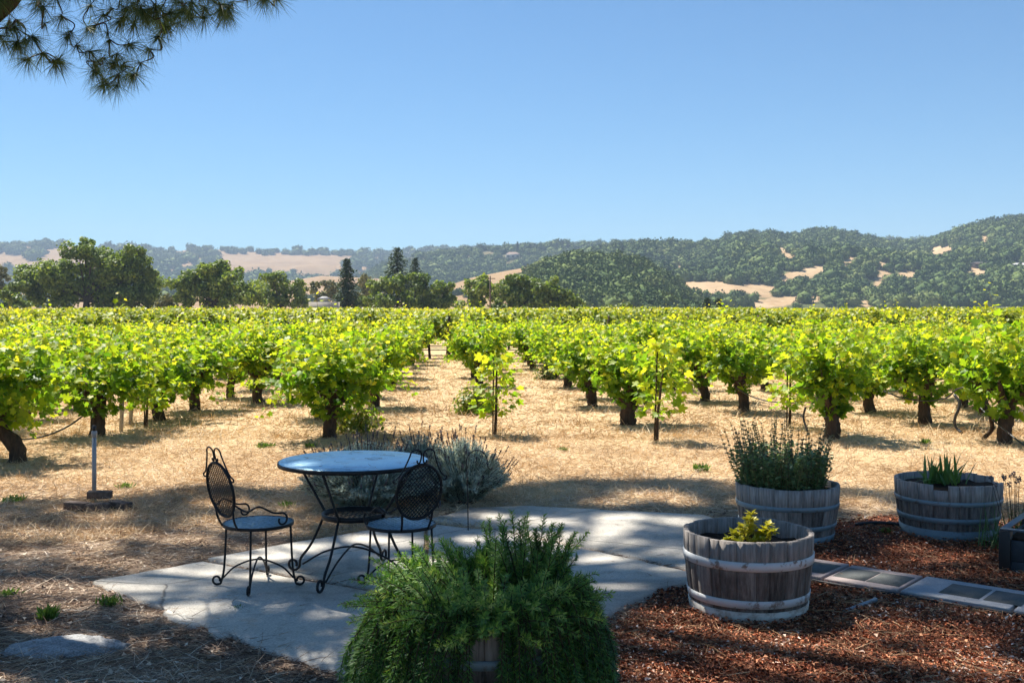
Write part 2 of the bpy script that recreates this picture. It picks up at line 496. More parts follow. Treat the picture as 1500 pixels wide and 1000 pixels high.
# four cast slabs separated by open joints (ground coordinates in metres)
J0, J1 = np.array([-2.05, 7.30]), np.array([1.35, 6.62])            # long joint
pA = [G(136, 856), G(236, 838), G(298, 827), G(540, 872), G(688, 903), G(698, 985), G(560, 1010), G(418, 966)]
pB = [G(306, 823), G(402, 804), G(528, 783), G(624, 767), G(615, 881), G(548, 866)]
pC = [G(632, 765), G(690, 748), G(770, 745), G(900, 752), G(1030, 758), G(1120, 790), G(1080, 850), G(1010, 837), G(862, 806), G(728, 778)]
pD = [G(630, 773), G(726, 782), G(860, 811), G(1008, 843), G(1030, 856), G(965, 868), G(892, 904), G(800, 960), G(706, 984), G(697, 903), G(620, 887)]
mb = MB()
for i, p in enumerate((pA, pB, pC, pD)):
    slab(mb, rough_poly(p, .05, .014, i * 7), -.05, .024 + .002 * i, .5)
tag(mb.build('patio_slabs', M['concrete']), kind='structure')
for px, py, sx, sy, lab in ((283, 908, .17, .10, 'broken wedge of concrete in the litter at the left patio edge'),
                            (322, 931, .07, .05, 'small concrete crumb beside the left patio edge near the weeds'),
                            (905, 872 + 14, .0, .0, '')):
    if not lab: continue
    c = G(px, py); mb = MB(); n = 16
    pts = [(c[0] + (sx * math.cos(t) + .5 * sy * math.sin(t)) * U(.8, 1.15), c[1] + (sy * math.sin(t) - .9 * sx * math.cos(t)) * U(.85, 1.1))
           for t in np.linspace(0, 2 * math.pi, n, endpoint=False)]
    slab(mb, pts, -.03, .022)
    tag(mb.build('concrete_fragment', M['concrete'], off=c, loc=c), lab, 'concrete chunk', 'broken concrete at the patio edge')

mulch_edge = [G(1015, 838), G(1100, 790), G(1190, 775), G(1290, 756), G(1400, 762), G(1560, 770), G(1900, 800), (4.2, 3.6, 0), (.3, 3.4, 0), G(800, 1030), G(870, 935), G(905, 908), G(972, 872)]
mb = MB(); MULCH = rough_poly(mulch_edge, .15, .06, 4); slab(mb, MULCH, -.02, .006)
tag(mb.build('mulch_bed', M['mulch']), kind='structure')


def inside(poly, x, y):
    p = np.asarray(poly)[:, :2]; r = np.zeros(len(x), bool); j = len(p) - 1
    for i in range(len(p)):
        with np.errstate(divide='ignore', invalid='ignore'):
            c = ((p[i, 1] > y) != (p[j, 1] > y)) & (x < (p[j, 0] - p[i, 0]) * (y - p[i, 1]) / (p[j, 1] - p[i, 1] + 1e-12) + p[i, 0])
        r ^= c; j = i
    return r


PATH0, PDIR = np.array([2.02, 6.86]), unit(np.array([.975, -.80]))
PNRM = np.array([-PDIR[1], PDIR[0]])                                    # towards far-right
def on_hard(x, y, grow=0.0):
    r = np.zeros(len(x), bool)
    for p in (pA, pB, pC, pD): r |= inside(p, x, y)
    q = np.c_[x, y] - PATH0; u = q @ PDIR; v = q @ PNRM
    return r | ((u > -1.2) & (u < 2.2) & (abs(v) < .235))


# ================================================================== loose ground cover (stuff)
def litter_pts(n, x0, x1, y0, y1, power=1.0):
    """more points close to the viewer, kept inside the view cone"""
    y = y0 * (y1 / y0) ** rng.uniform(0, 1, n)
    x = U(-1, 1, n) * (y * .58 + .35)
    k = (x > x0) & (x < x1)
    return x[k], y[k]


def flat_dirs(n, el=.25):
    a = U(0, 2 * math.pi, n); e = np.abs(rng.normal(0, el, n))
    return np.stack([np.cos(a) * np.cos(e), np.sin(a) * np.cos(e), np.sin(e)], 1)


# dry mown straw in the sun
mb = MB()
for n, y0, y1, L, W in ((150000, 7.6, 15., .11, .0035), (90000, 14., 38., .16, .008)):
    x, y = litter_pts(n, -30, 30, y0, y1)
    keep = (~inside(MULCH, x, y)) & (~on_hard(x, y)) & (y + (vnoise(x * .9, y * .9, 2) - .5) * 3 > 8.4)
    keep &= rng.uniform(0, 1, len(x)) < .35 + .9 * vnoise(x * 1.7, y * 1.7, 5)
    x, y = x[keep], y[keep]; n = len(x)
    patch = .5 * vnoise(x * .8, y * .8, 9) + .5 * vnoise((x + .06 * y) * 2.6, y * .22, 19); d = flat_dirs(n, .38)
    up = rng.uniform(0, 1, n) < .16
    d[up] = unit(np.c_[rng.normal(0, .45, up.sum()), rng.normal(0, .45, up.sum()), np.ones(up.sum())])
    blades(mb, np.c_[x, y, np.full(n, .004)], d, L * U(.5, 1.5, n), W * U(.6, 1.4, n) * (y / y0) ** .3, np.c_[rng.normal(0, .2, n), rng.normal(0, .2, n), -.3 * np.clip(d[:, 2], 0, 1)],
           np.clip(.02 + .82 * patch + rng.normal(.08, .19, n), 0, 1))
tag(mb.build('dry_grass', M['straw']), 'dry golden mown straw covering the ground between the vines', 'dry grass', kind='stuff')

# brown twiggy litter and pine needles in the shade at the left
mb = MB()
x, y = litter_pts(120000, -6, 6, 4.4, 11.)
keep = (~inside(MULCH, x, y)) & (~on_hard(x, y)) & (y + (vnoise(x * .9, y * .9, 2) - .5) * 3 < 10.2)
x, y = x[keep], y[keep]; n = len(x); d = flat_dirs(n, .22)
far = np.clip((y - 6.3) / 3., 0, 1)
blades(mb, np.c_[x, y, U(.002, .012, n)], d, U(.03, .17, n), U(.0015, .0055, n), np.c_[rng.normal(0, .35, n), rng.normal(0, .35, n), np.full(n, -.12)],
       np.clip(rng.beta(1.5, 2.2, n) * .85 + .12 * far + .35 * (vnoise(x * 2.2, y * 2.2, 3) - .5), 0, 1))
n2 = 5200
x, y = litter_pts(n2, -6, 6, 4.4, 9.)
keep = (~inside(MULCH, x, y)) & (~on_hard(x, y)); x, y = x[keep], y[keep]; n2 = len(x)
scatter(mb, DL_V * [1.2, 1, 3], DL_F, np.c_[x, y, U(.006, .02, n2)], frames(flat_dirs(n2, .3), unit(rng.normal(0, .3, (n2, 3)) + [0, 0, 1])), U(.010, .034, n2), np.clip(rng.beta(1.2, 1.8, n2) * .9, 0, 1))
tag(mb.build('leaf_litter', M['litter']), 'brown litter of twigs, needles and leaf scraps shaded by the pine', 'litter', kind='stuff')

# red bark chips
mb = MB()
x, y = litter_pts(150000, -.2, 5.5, 4.3, 8.8)
edge = inside(MULCH, x, y) | (inside(MULCH, x + .12 * rng.normal(size=len(x)), y + .12 * rng.normal(size=len(x))) & (rng.uniform(size=len(x)) < .5))
keep = edge & (~on_hard(x, y)); x, y = x[keep], y[keep]; n = len(x)
scatter(mb, DL_V * [.9, 1, 2.5], DL_F, np.c_[x, y, U(.006, .026, n)], frames(flat_dirs(n, .35), unit(rng.normal(0, .38, (n, 3)) + [0, 0, 1])),
        np.c_[U(.3, .8, n), np.ones(n), np.ones(n)] * (.008 + .036 * rng.beta(1.4, 3., n))[:, None], np.clip(rng.beta(1.7, 2., n) + .4 * (vnoise(x * 3, y * 3, 8) - .5), 0, 1))
tag(mb.build('bark_chips', M['chip']), 'red brown bark chip mulch around the barrels', 'bark mulch', kind='stuff')
mb = MB()
x, y = litter_pts(30000, -.2, 5.5, 4.3, 8.8)
keep = inside(MULCH, x, y) & ((~on_hard(x, y)) | (rng.uniform(size=len(x)) < .05)) & (vnoise(x * 1.6, y * 1.6, 12) + .25 * rng.normal(size=len(x)) > .42)
x, y = x[keep], y[keep]; n = len(x)
blades(mb, np.c_[x, y, U(.02, .036, n)], flat_dirs(n, .12), U(.05, .18, n), U(.0014, .003, n), np.c_[rng.normal(0, .3, n), rng.normal(0, .3, n), np.full(n, -.1)], rng.beta(2, 1.6, n))
x, y = litter_pts(1500, -2.5, 1.6, 5.2, 9.4)
keep = on_hard(x, y) & ((vnoise(x * 2.5, y * 2.5, 15) > .55)); x, y = x[keep], y[keep]; n = len(x)
blades(mb, np.c_[x, y, np.full(n, .033)], flat_dirs(n, .03), U(.03, .11, n), U(.0014, .0026, n), np.c_[rng.normal(0, .3, n), rng.normal(0, .3, n), np.zeros(n)], rng.beta(1.5, 2, n))
a_ = U(0, 6.28, 46); r_ = .44 * np.sqrt(U(0, 1, 46))
blades(mb, np.c_[-.985 + r_ * np.cos(a_), 6.76 + r_ * np.sin(a_), np.full(46, .7545)], flat_dirs(46, .02), U(.03, .11, 46), U(.0014, .0024, 46), np.c_[rng.normal(0, .25, 46), rng.normal(0, .25, 46), np.zeros(46)], rng.beta(1.5, 2, 46))
tag(mb.build('pine_needle_litter', M['needle_litter']), 'fallen tan pine needles lying over the mulch, patio and table', 'pine needles', kind='stuff')

# ================================================================== hills
PXS = np.arange(-260, 1765, 5.0)


class Hill:
    def __init__(s, name, ridge, df, dr, mat, rough=1.0, prof=1.0, back=400., rows=46, seed=0, clear=None, step=5.0):
        rx, ry = np.array(ridge, float).T
        s.px = np.arange(rx[0], rx[-1] + .1, step)
        s.ry = np.interp(s.px, rx, ry); s.df, s.dr = df, dr
        s.zr = CAMH + (HY - s.ry) / FPX * dr
        s.t = np.linspace(0, 1, rows); s.seed = seed
        T, Xp = np.meshgrid(s.t, s.px, indexing='ij')
        D = df + (dr - df) * T; X = (Xp - 750) / FPX * D
        nz = (vnoise(X / 130., D / 130., seed) - .5) * 26 + (vnoise(X / 45., D / 60., seed + 4) - .5) * 9
        Z = s.zr[None] * T ** prof + nz * rough * np.sin(math.pi * T) - 2 * (1 - T)
        s.X, s.D, s.Z = X, D, Z
        Xb = (s.px - 750) / FPX * (dr + back)
        V = np.concatenate([np.stack([X, D, Z], -1).reshape(-1, 3), np.stack([Xb, np.full_like(Xb, dr + back), np.full_like(Xb, -5.)], -1)])
        m = len(s.px); i = np.arange(m - 1)
        Fq = np.concatenate([np.stack([r * m + i, r * m + i + 1, (r + 1) * m + i + 1, (r + 1) * m + i], 1) for r in range(rows)])
        mb = MB(); a = np.full(len(V), .5)
        if clear is not None:
            a = np.zeros(len(V)); vy = HY - (V[:, 2] - CAMH) * FPX / V[:, 1]; vx = 750 + V[:, 0] * FPX / V[:, 1]; wb = (vnoise(vx * .15, vy * .3, 33) - .5)
            for cx, cy, qx, qy, k in clear:
                a = np.maximum(a, np.clip(3.2 - 2.2 * np.sqrt(((vx - cx) / (qx * 1.1)) ** 2 + ((vy - cy - k * (vx - cx)) / (qy * 1.25)) ** 2) + wb, 0, 1))
        mb.add(V, Fq, a)
        tag(mb.build(name, mat, smooth=True), kind='structure')

    def at(s, px, t):
        i = np.clip(np.searchsorted(s.px, px) - 1, 0, len(s.px) - 2); fx = np.clip((px - s.px[i]) / (s.px[i + 1] - s.px[i]), 0, 1)
        k = np.asarray(t) * (len(s.t) - 1); j = np.clip(np.floor(k).astype(int), 0, len(s.t) - 2); ft = k - j
        def g(A): return (A[j, i] * (1 - fx) + A[j, i + 1] * fx) * (1 - ft) + (A[j + 1, i] * (1 - fx) + A[j + 1, i + 1] * fx) * ft
        return np.stack([g(s.X), g(s.D), g(s.Z)], -1)

    def hit(s, px, py):
        """ground point of this hill seen at a photo pixel"""
        ts = np.linspace(0.02, 1, 200); q = s.at(np.full(200, float(px)), ts); v = HY - (q[:, 2] - CAMH) * FPX / q[:, 1]
        k = np.where(v <= py)[0]
        return q[k[0]] if len(k) else q[-1]


far_ridge = [(-260, 372), (-100, 362), (0, 362), (60, 356), (90, 358), (130, 366), (200, 364), (262, 368), (290, 364), (345, 367), (450, 371), (560, 372), (640, 366), (700, 367), (760, 364), (830, 362), (900, 360), (1000, 372)]
hill_far = Hill('far_hills', far_ridge, 1700., 2900., M['gold_hill'], 1.4, 1.05, seed=1)
hill_gap = Hill('distant_ridge', [(1180, 372), (1260, 356), (1330, 354), (1380, 351), (1460, 352), (1600, 360)], 1900., 2300., M['green_hill'], .6, 1.0, seed=9)
mid_ridge = [(500, 424), (560, 392), (600, 377), (650, 372), (700, 368), (760, 364), (800, 360), (860, 359), (940, 358), (1000, 362), (1040, 380)]
hill_mid = Hill('middle_hills', mid_ridge, 1150., 1750., M['green_hill'], .8, 1.0, seed=2)
golden_right = [(1040, 420, 46, 7, .03), (1105, 422, 34, 5, 0.0), (1188, 397, 20, 6, -.12), (1160, 404, 18, 4, -.2), (1152, 371, 13, 6, .5), (1140, 442, 34, 5, -.1),
                (1195, 437, 9, 4, -.2), (1377, 368, 20, 6, -.15), (1292, 402, 8, 14, .3), (1330, 400, 9, 5, 0), (1243, 383, 10, 5, -.3), (1432, 396, 15, 5, .35),
                (1444, 352, 5, 7, 0), (1290, 418, 8, 6, 0), (1335, 430, 8, 4, 0), (1120, 432, 14, 3, 0), (996, 390, 5, 3, 0), (1265, 445, 12, 3, 0)]
right_ridge = [(790, 430), (830, 388), (870, 366), (940, 360), (1000, 361), (1052, 356), (1075, 348), (1105, 344), (1160, 347), (1190, 344), (1222, 343), (1262, 349), (1300, 357), (1345, 359), (1372, 352), (1420, 335), (1460, 327), (1500, 319), (1600, 300), (1760, 285)]
hill_right = Hill('right_hills', right_ridge, 640., 1350., M['clearing_hill'], 1.0, 1.0, rows=130, seed=3, clear=golden_right, step=2.5)
gold_ridge = [(560, 446), (600, 440), (655, 419), (690, 407), (740, 397), (775, 391), (800, 390), (850, 393), (900, 420)]
hill_gold = Hill('golden_slope', gold_ridge, 640., 900., M['gold_hill'], .3, .9, back=120., seed=5)
knoll_ridge = [(740, 448), (775, 402), (800, 386), (835, 377), (870, 375), (905, 378), (945, 388), (985, 412), (1020, 440), (1050, 452)]
knoll_ridge = [(x, y + 7) for x, y in knoll_ridge]
hill_knoll = Hill('wooded_knoll', knoll_ridge, 420., 600., M['green_hill'], .5, .85, back=90., seed=6)
left_low = [(-260, 430), (0, 425), (150, 428), (420, 412), (470, 404), (560, 408), (640, 425), (700, 440)]
hill_low = Hill('low_fields', left_low, 700., 1500., M['gold_hill'], .5, 1.0, seed=8)

# crowns for the far woods: bumpy flat-shaded domes
ICO = []
for sd in range(6):
    b = bmesh.new(); bmesh.ops.create_icosphere(b, subdivisions=1, radius=.80); b.verts.ensure_lookup_table()
    V = np.array([v.co[:] for v in b.verts]); Fc = np.array([[v.index for v in f.verts] for f in b.faces]); b.free()
    V = V * (1 + .35 * (vnoise(V[:, 0] * 2.2 + 9 * sd, V[:, 1] * 2.2 + V[:, 2] * 2.9, sd) - .5))[:, None] * [1, 1, .85]
    g = np.random.default_rng(40 + sd); nc = 15; cd = unit(g.normal(size=(nc, 3)) + [0, 0, .45]) * g.uniform(.5, .78, nc)[:, None] * [1, 1, .85]
    m = 170; ci = g.integers(0, nc, m); u = unit(g.normal(size=(m, 3)) + [0, 0, .35]); loc = cd[ci] + u * g.uniform(.2, .42, m)[:, None]
    tm = MB(); nr = unit(u + g.normal(0, .5, (m, 3))); scatter(tm, DL_V, DL_F, loc, frames(unit(np.cross(nr, g.normal(size=(m, 3)))), nr), g.uniform(.15, .36, m), np.zeros(m))
    ICO.append((np.concatenate([V, np.concatenate(tm.v)]), np.concatenate([Fc, np.concatenate(tm.f[3]) + len(V)])))


def wood(name, label, hill, n, pxr, tr, rad, open_patches=(), only=None, jitter=None):
    mb = MB()
    px = U(pxr[0], pxr[1], n); t = tr[0] + (tr[1] - tr[0]) * rng.uniform(0, 1, n) ** .85
    q = hill.at(px, t); s = U(rad[0], rad[1], n) * np.where(rng.uniform(size=n) < .15, 1.35, 1.)
    vy = HY - (q[:, 2] + s * .5 - CAMH) * FPX / q[:, 1]
    keep = np.ones(n, bool); spx = s * FPX / q[:, 1]
    wob = (vnoise(px * .12, vy * .2, 21) - .5) * 1.2
    for (cx, cy, rx, ry, k) in open_patches:
        rx, ry = rx * (1.02 if rx > 25 else .86), ry * (1.02 if rx > 25 else .82)
        u, v = px - cx, vy - cy - k * (px - cx)
        keep &= ~(((u / (rx + .45 * spx)) ** 2 + (v / (ry + .62 * spx)) ** 2 + .5 * wob) < 1.0)
    if only is not None:
        o = np.zeros(n, bool)
        for (cx, cy, rx, ry) in only: o |= (((px - cx) / rx) ** 2 + ((vy - cy) / ry) ** 2 + wob) < 1.0
        keep &= o
    q, s = q[keep], s[keep]; n = len(q)
    kind = rng.integers(0, len(ICO), n)
    for k, (V, Fc) in enumerate(ICO):
        m = kind == k; c = m.sum()
        if not c: continue
        az = U(0, 6.28, c); R = np.zeros((c, 3, 3)); R[:, 0, 0] = np.cos(az); R[:, 0, 1] = -np.sin(az); R[:, 1, 0] = np.sin(az); R[:, 1, 1] = np.cos(az); R[:, 2, 2] = 1
        loc = q[m] + np.c_[np.zeros(c), np.zeros(c), s[m] * .45]
        patch = vnoise(q[m][:, 0] / 60., q[m][:, 1] / 60., 31)
        scatter(mb, V, Fc, loc, R, np.c_[s[m] * U(.85, 1.2, c), s[m] * U(.85, 1.2, c), s[m] * U(.8, 1.15, c)], np.clip(.5 * patch + rng.normal(.26, .24, c), 0, 1))
    return tag(mb.build(name, M['wood_crown']), label, 'woodland', kind='stuff')


wood('hillside_wood', 'oak woodland with golden clearings covering the hills on the right', hill_right, 9500, (800, 1640), (.04, 1.), (2.2, 6.8), golden_right)
wood('knoll_wood', 'dense green wood on the rounded knoll behind the vineyard centre', hill_knoll, 2300, (755, 1050), (.02, 1.), (2.0, 4.4))
wood('middle_wood', 'hazy dark forest on the middle hills left of the knoll', hill_mid, 3000, (500, 1010), (.05, 1.), (3.2, 8.5), [(715, 371, 14, 2, 0), (752, 377, 12, 3, 0), (600, 377, 8, 2, 0)])
wood('gap_wood', 'blue hazy forest on the far ridge seen in the dip of the right hills', hill_gap, 420, (1200, 1500), (.4, 1.), (7, 11))
wood('far_hill_wood', 'hazy blue oak woods among the pale far hills on the left', hill_far, 3600, (-240, 900), (.05, 1.), (8, 13),
     only=[(20, 362, 60, 7), (70, 356, 26, 7), (50, 371, 14, 5), (-60, 366, 60, 12), (180, 362, 46, 6), (240, 378, 44, 12), (255, 395, 70, 14), (290, 362, 18, 8), (300, 384, 24, 7), (300, 370, 20, 4),
           (355, 364, 32, 5), (430, 368.5, 60, 2.6), (510, 369.5, 50, 2.8), (390, 404, 90, 8), (460, 403, 70, 6), (400, 416, 120, 8), (240, 415, 90, 14), (10, 398, 30, 6), (560, 371, 60, 5),
           (640, 367, 60, 5), (720, 365, 60, 5), (800, 362, 60, 5), (520, 392, 26, 9), (560, 385, 50, 10), (590, 402, 70, 12), (100, 410, 120, 10)])
wood('golden_slope_trees', 'dark trees topping the bare golden slope beside the knoll', hill_gold, 260, (560, 880), (.05, 1.), (2.6, 4.2), only=[(805, 392, 18, 4), (845, 400, 12, 12), (640, 432, 60, 6)])
wood('low_field_wood', 'brushy trees along the low fields behind the left oaks', hill_low, 900, (-240, 690), (.02, 1.), (4., 7.), only=[(40, 432, 70, 14), (-100, 432, 90, 16), (230, 425, 60, 12), (350, 425, 50, 10), (500, 432, 60, 12), (590, 428, 60, 12)])


# ================================================================== trees at the end of the vineyard
def crown_cards(mb, centre, r, size, n, bias=0.0, flat=.8, base=.45, spread=.25):
    """leaf clumps over the skin of one lobe"""
    nc = max(7, int(11 * (np.prod(r) ** (1 / 3)) / max(size * 3.2, .1) * .6)); nc = min(nc, 26)
    dirs = unit(rng.normal(size=(nc, 3)) + [0, 0, .25])
    cc = centre + dirs * np.asarray(r) * U(.3, .95, nc)[:, None]
    cr = np.mean(r) * U(.28, .5, nc)
    per = max(12, int(n / nc))
    for c, q in zip(cc, cr):
        u = unit(rng.normal(size=(per, 3)) + [0, 0, .3]); loc = c + u * (q * U(.55, 1.05, per)[:, None]) * [1, 1, flat]
        nrm = unit(u + rng.normal(0, .55, (per, 3)) + [0, 0, .35])
        y = unit(np.cross(nrm, unit(rng.normal(size=(per, 3)))))
        scatter(mb, DL_V, DL_F, loc, frames(y, nrm), size * U(.7, 1.35, per), np.clip(base + rng.normal(0, spread, per) + rng.normal(0, .08), 0, 1))


def lobe_tree(label, cat, d, lobes, base_px, mat, group=None, size=.42, dens=1.0, trunk_r=.35, name='oak_tree', base=.45):
    """lobes: photo pixel (cx, cy, rx, ry); converted to metres at distance d"""
    s = d / FPX; b = np.array([(base_px - 750) * s, d, 0.]); t = thing(name, label, cat, b, 0, group)
    mb = MB(); tb = MB(); cs = []
    for cx, cy, rx, ry in lobes:
        c = P(cx, cy, d) - b; c[1] += U(-.5, .5) * rx * s * 1.2
        r = np.array([rx * s, rx * s * .9, ry * s]) * 1.1; cs.append((c, r))
        crown_cards(mb, c, r, size * 1.12, dens * 8.5 * r[0] * r[2] * 4 / (size * size), base=base)
    top = max(c[2] for c, _ in cs)
    fork = np.array([0, 0, top * .32]); tube(tb, spline([(0, 0, -.3), (.05 * top * U(-1, 1), 0, top * .16), fork], 4), np.linspace(trunk_r * 1.3, trunk_r * .8, 9), 8, wob=.1)
    for c, r in cs:
        mid = (fork + c) * .5 + [0, 0, .06 * top * U(-1, 1)]
        tube(tb, spline([fork - [0, 0, U(0, .1) * top], mid, c + [0, 0, r[2] * .3]], 4), np.linspace(trunk_r * .5, trunk_r * .1, 9), 6)
    tb.build('trunk', M['tree_bark'], t); mb.build('crown', M[mat], t)
    return t


TG = 'trees at the far end of the vineyard'
lobe_tree('biggest broad dark oak at the far left behind the vines', 'oak tree', 185, [(118, 382, 28, 26), (150, 392, 34, 28), (190, 390, 30, 28), (85, 405, 38, 26), (50, 408, 28, 24), (40, 432, 28, 22),
          (90, 432, 42, 25), (140, 420, 40, 34), (195, 420, 36, 32), (212, 436, 24, 20), (168, 440, 44, 18), (122, 362, 12, 12), (135, 372, 14, 10), (205, 370, 12, 10), (219, 400, 10, 18)], 128, 'oak_leaf', TG, .42, 1.0, .55)
lobe_tree('round dome shaped oak, second from the left behind the vines', 'oak tree', 180, [(320, 398, 24, 20), (295, 408, 26, 18), (272, 420, 24, 26), (268, 440, 22, 18), (345, 410, 24, 20), (352, 432, 32, 24),
          (318, 440, 30, 18), (300, 430, 24, 16), (370, 440, 18, 16)], 315, 'oak_leaf', TG, .42, 1.0, .5, base=.52)
lobe_tree('loose grey green oak right of the dome shaped oak', 'oak tree', 200, [(398, 412, 18, 13), (408, 430, 26, 22), (430, 432, 20, 22), (390, 440, 18, 14), (440, 444, 14, 12)], 412, 'oak_leaf', TG, .45, .85, .35, base=.5)
lobe_tree('thin olive grey tree left of the dark conical fir', 'tree', 230, [(462, 424, 12, 10), (470, 436, 16, 12), (484, 420, 14, 14), (488, 438, 12, 14)], 474, 'olive_leaf', TG, .45, .7, .25, 'tree')
lobe_tree('pale olive tree between the conical fir and the tall redwood', 'tree', 240, [(535, 412, 14, 8), (540, 424, 18, 12), (528, 432, 12, 16)], 535, 'olive_leaf', TG, .45, .7, .25, 'tree')
lobe_tree('bright green bushy tree at the right foot of the conical fir', 'tree', 190, [(530, 440, 8, 14), (536, 448, 10, 10)], 532, 'bright_leaf', TG, .4, .9, .2, 'tree')
lobe_tree('dark spreading oak under the tall redwood', 'oak tree', 185, [(555, 425, 18, 16), (580, 418, 20, 16), (610, 420, 22, 18), (635, 424, 22, 16), (655, 432, 16, 16), (560, 444, 26, 14), (605, 444, 30, 16), (645, 446, 26, 14)], 605, 'oak_leaf', TG, .42, 1.0, .45)
lobe_tree('green oak left of the utility pole behind the vines', 'oak tree', 180, [(706, 412, 14, 10), (695, 424, 22, 14), (715, 432, 22, 18), (690, 444, 24, 14)], 702, 'oak_leaf', TG, .42, 1.0, .4, base=.58)
lobe_tree('round dark oak right of the utility pole behind the vines', 'oak tree', 180, [(752, 416, 22, 14), (770, 424, 22, 18), (745, 434, 24, 18), (778, 442, 22, 14), (735, 446, 18, 10)], 758, 'oak_leaf', TG, .42, 1.0, .4)
lobe_tree('dark oak at the right end of the oak line below the knoll', 'oak tree', 180, [(800, 422, 20, 16), (818, 430, 20, 18), (838, 440, 18, 14), (805, 444, 26, 12), (848, 450, 12, 8)], 815, 'oak_leaf', TG, .42, .95, .4, base=.42)
lobe_tree('yellow green bush just above the vine tops below the knoll', 'bush', 160, [(905, 452, 22, 8), (888, 456, 12, 5)], 905, 'bright_leaf', None, .35, 1.0, .15, 'bush', base=.7)
lobe_tree('grey brown tree cut by the left edge of the photo', 'tree', 210, [(0, 402, 12, 12), (-8, 420, 18, 16), (4, 428, 10, 10)], -4, 'olive_leaf', TG, .45, .75, .3, 'tree', base=.3)
lobe_tree('low green bush at the far left beneath the biggest oak', 'bush', 165, [(14, 436, 16, 10), (32, 446, 14, 8), (0, 446, 16, 9)], 12, 'bright_leaf', None, .38, 1.0, .15, 'bush', base=.35)
lobe_tree('grey green bush between the biggest oak and the dome oak', 'bush', 170, [(244, 440, 12, 14), (236, 450, 12, 8), (252, 450, 10, 8)], 244, 'olive_leaf', None, .4, .9, .15, 'bush', base=.35)
lobe_tree('lone round oak standing on the golden clearing of the right hills', 'oak tree', 700, [(1028, 432, 9, 8), (1024, 436, 7, 6), (1033, 437, 7, 5)], 1028, 'oak_leaf', None, 1.0, 1.1, .4)


def fir(label, d, px, py_top, half, base_row=455, mat='fir_leaf', group='conifers behind the vineyard', dens=1.0, drop=.35, name='conifer_tree', size=.36):
    s = d / FPX; b = np.array([(px - 750) * s, d, 0.]); h = (P(px, py_top, d))[2]; R = half * s
    t = thing(name, label, 'conifer', b, 0, group); tb = MB(); mb = MB()
    tube(tb, [(0, 0, -.3), (0, 0, h * .5), (0, 0, h * .98)], [h * .022, h * .013, .03], 8)
    nb = int(95 * dens)
    for i in range(nb):
        f = (i + .5) / nb; z = h * (.06 + .93 * f); L = R * (1 - f) ** .8 * U(.7, 1.15) + .15; az = i * 2.4 + U(-.4, .4)
        dv = np.array([math.cos(az), math.sin(az), 0.])
        tip = np.array([0, 0, z]) + dv * L + [0, 0, -drop * L * (1 - f) + .12 * L * f]
        tube(tb, [(0, 0, z), tip], [.045, .012], 5)
        m = int(10 + 30 * L / R * max(R / 3., .6)); tt = rng.uniform(.1, 1.05, m)
        loc = np.array([0, 0, z]) + (tip - [0, 0, z]) * tt[:, None] + rng.normal(0, .16 * L + .05, (m, 3)) * [1, 1, .35]
        nrm = unit(np.array([0, 0, 1.]) + rng.normal(0, .5, (m, 3)) + dv * .3); y = unit(dv + rng.normal(0, .6, (m, 3)) + [0, 0, -.25])
        scatter(mb, DL_V * [.8, 1.3, 1], DL_F, loc, frames(y, nrm), size * U(.7, 1.5, m) * (.7 + .3 * (1 - f)), np.clip(rng.normal(.5, .25, m), 0, 1))
    tb.build('trunk', M['tree_bark'], t); mb.build('crown', M[mat], t)


fir('narrow dark conical fir standing alone in the tree line', 175, 508, 378, 24, dens=1.4)
fir('tallest redwood with stepped drooping boughs above the oaks', 200, 582, 362, 38, dens=1.0, drop=.2, size=.42)
fir('smaller pointed redwood just right of the tallest one', 215, 608, 377, 23, dens=.9, size=.42)
fir('small dark fir by the golden clearing, left of a pair', 200, 1036, 436, 9, dens=.6)
fir('small dark fir by the golden clearing, right of a pair', 205, 1052, 437, 9, dens=.6)
for i, (px, py, hh, lab) in enumerate(((758, 362, 12, 'lone dark cypress beside the tan hilltop house'), (816, 361, 7, 'first ridge conifer left of the bare gap on the skyline'),
                                       (824, 359, 9, 'tallest of the small conifers in a cluster on the skyline'), (832, 361, 7, 'last conifer of the small cluster on the skyline'))):
    q = hill_mid.hit(px, py + hh); d = q[1]; s = d / FPX; t = thing('conifer_tree', lab, 'conifer', q, 0, 'conifers on the skyline')
    mb = MB(); m = 420; f = rng.uniform(0, 1, m) ** .8; az = U(0, 6.28, m); H = hh * 1.6 * s; r = H * .22 * (1 - f) * U(.6, 1.1, m)
    loc = np.c_[np.cos(az) * r, np.sin(az) * r, f * H]; nrm = unit(np.c_[np.cos(az), np.sin(az), np.full(m, .7)] + rng.normal(0, .3, (m, 3)))
    scatter(mb, DL_V, DL_F, loc, frames(unit(np.cross(nrm, rng.normal(size=(m, 3)))), nrm), 1.5 * U(.7, 1.3, m), U(.1, .7, m)); mb.build('crown', M['fir_leaf'], t)
    tb = MB(); tube(tb, [(0, 0, -1), (0, 0, H * .9)], [.4, .1], 6); tb.build('trunk', M['tree_bark'], t)


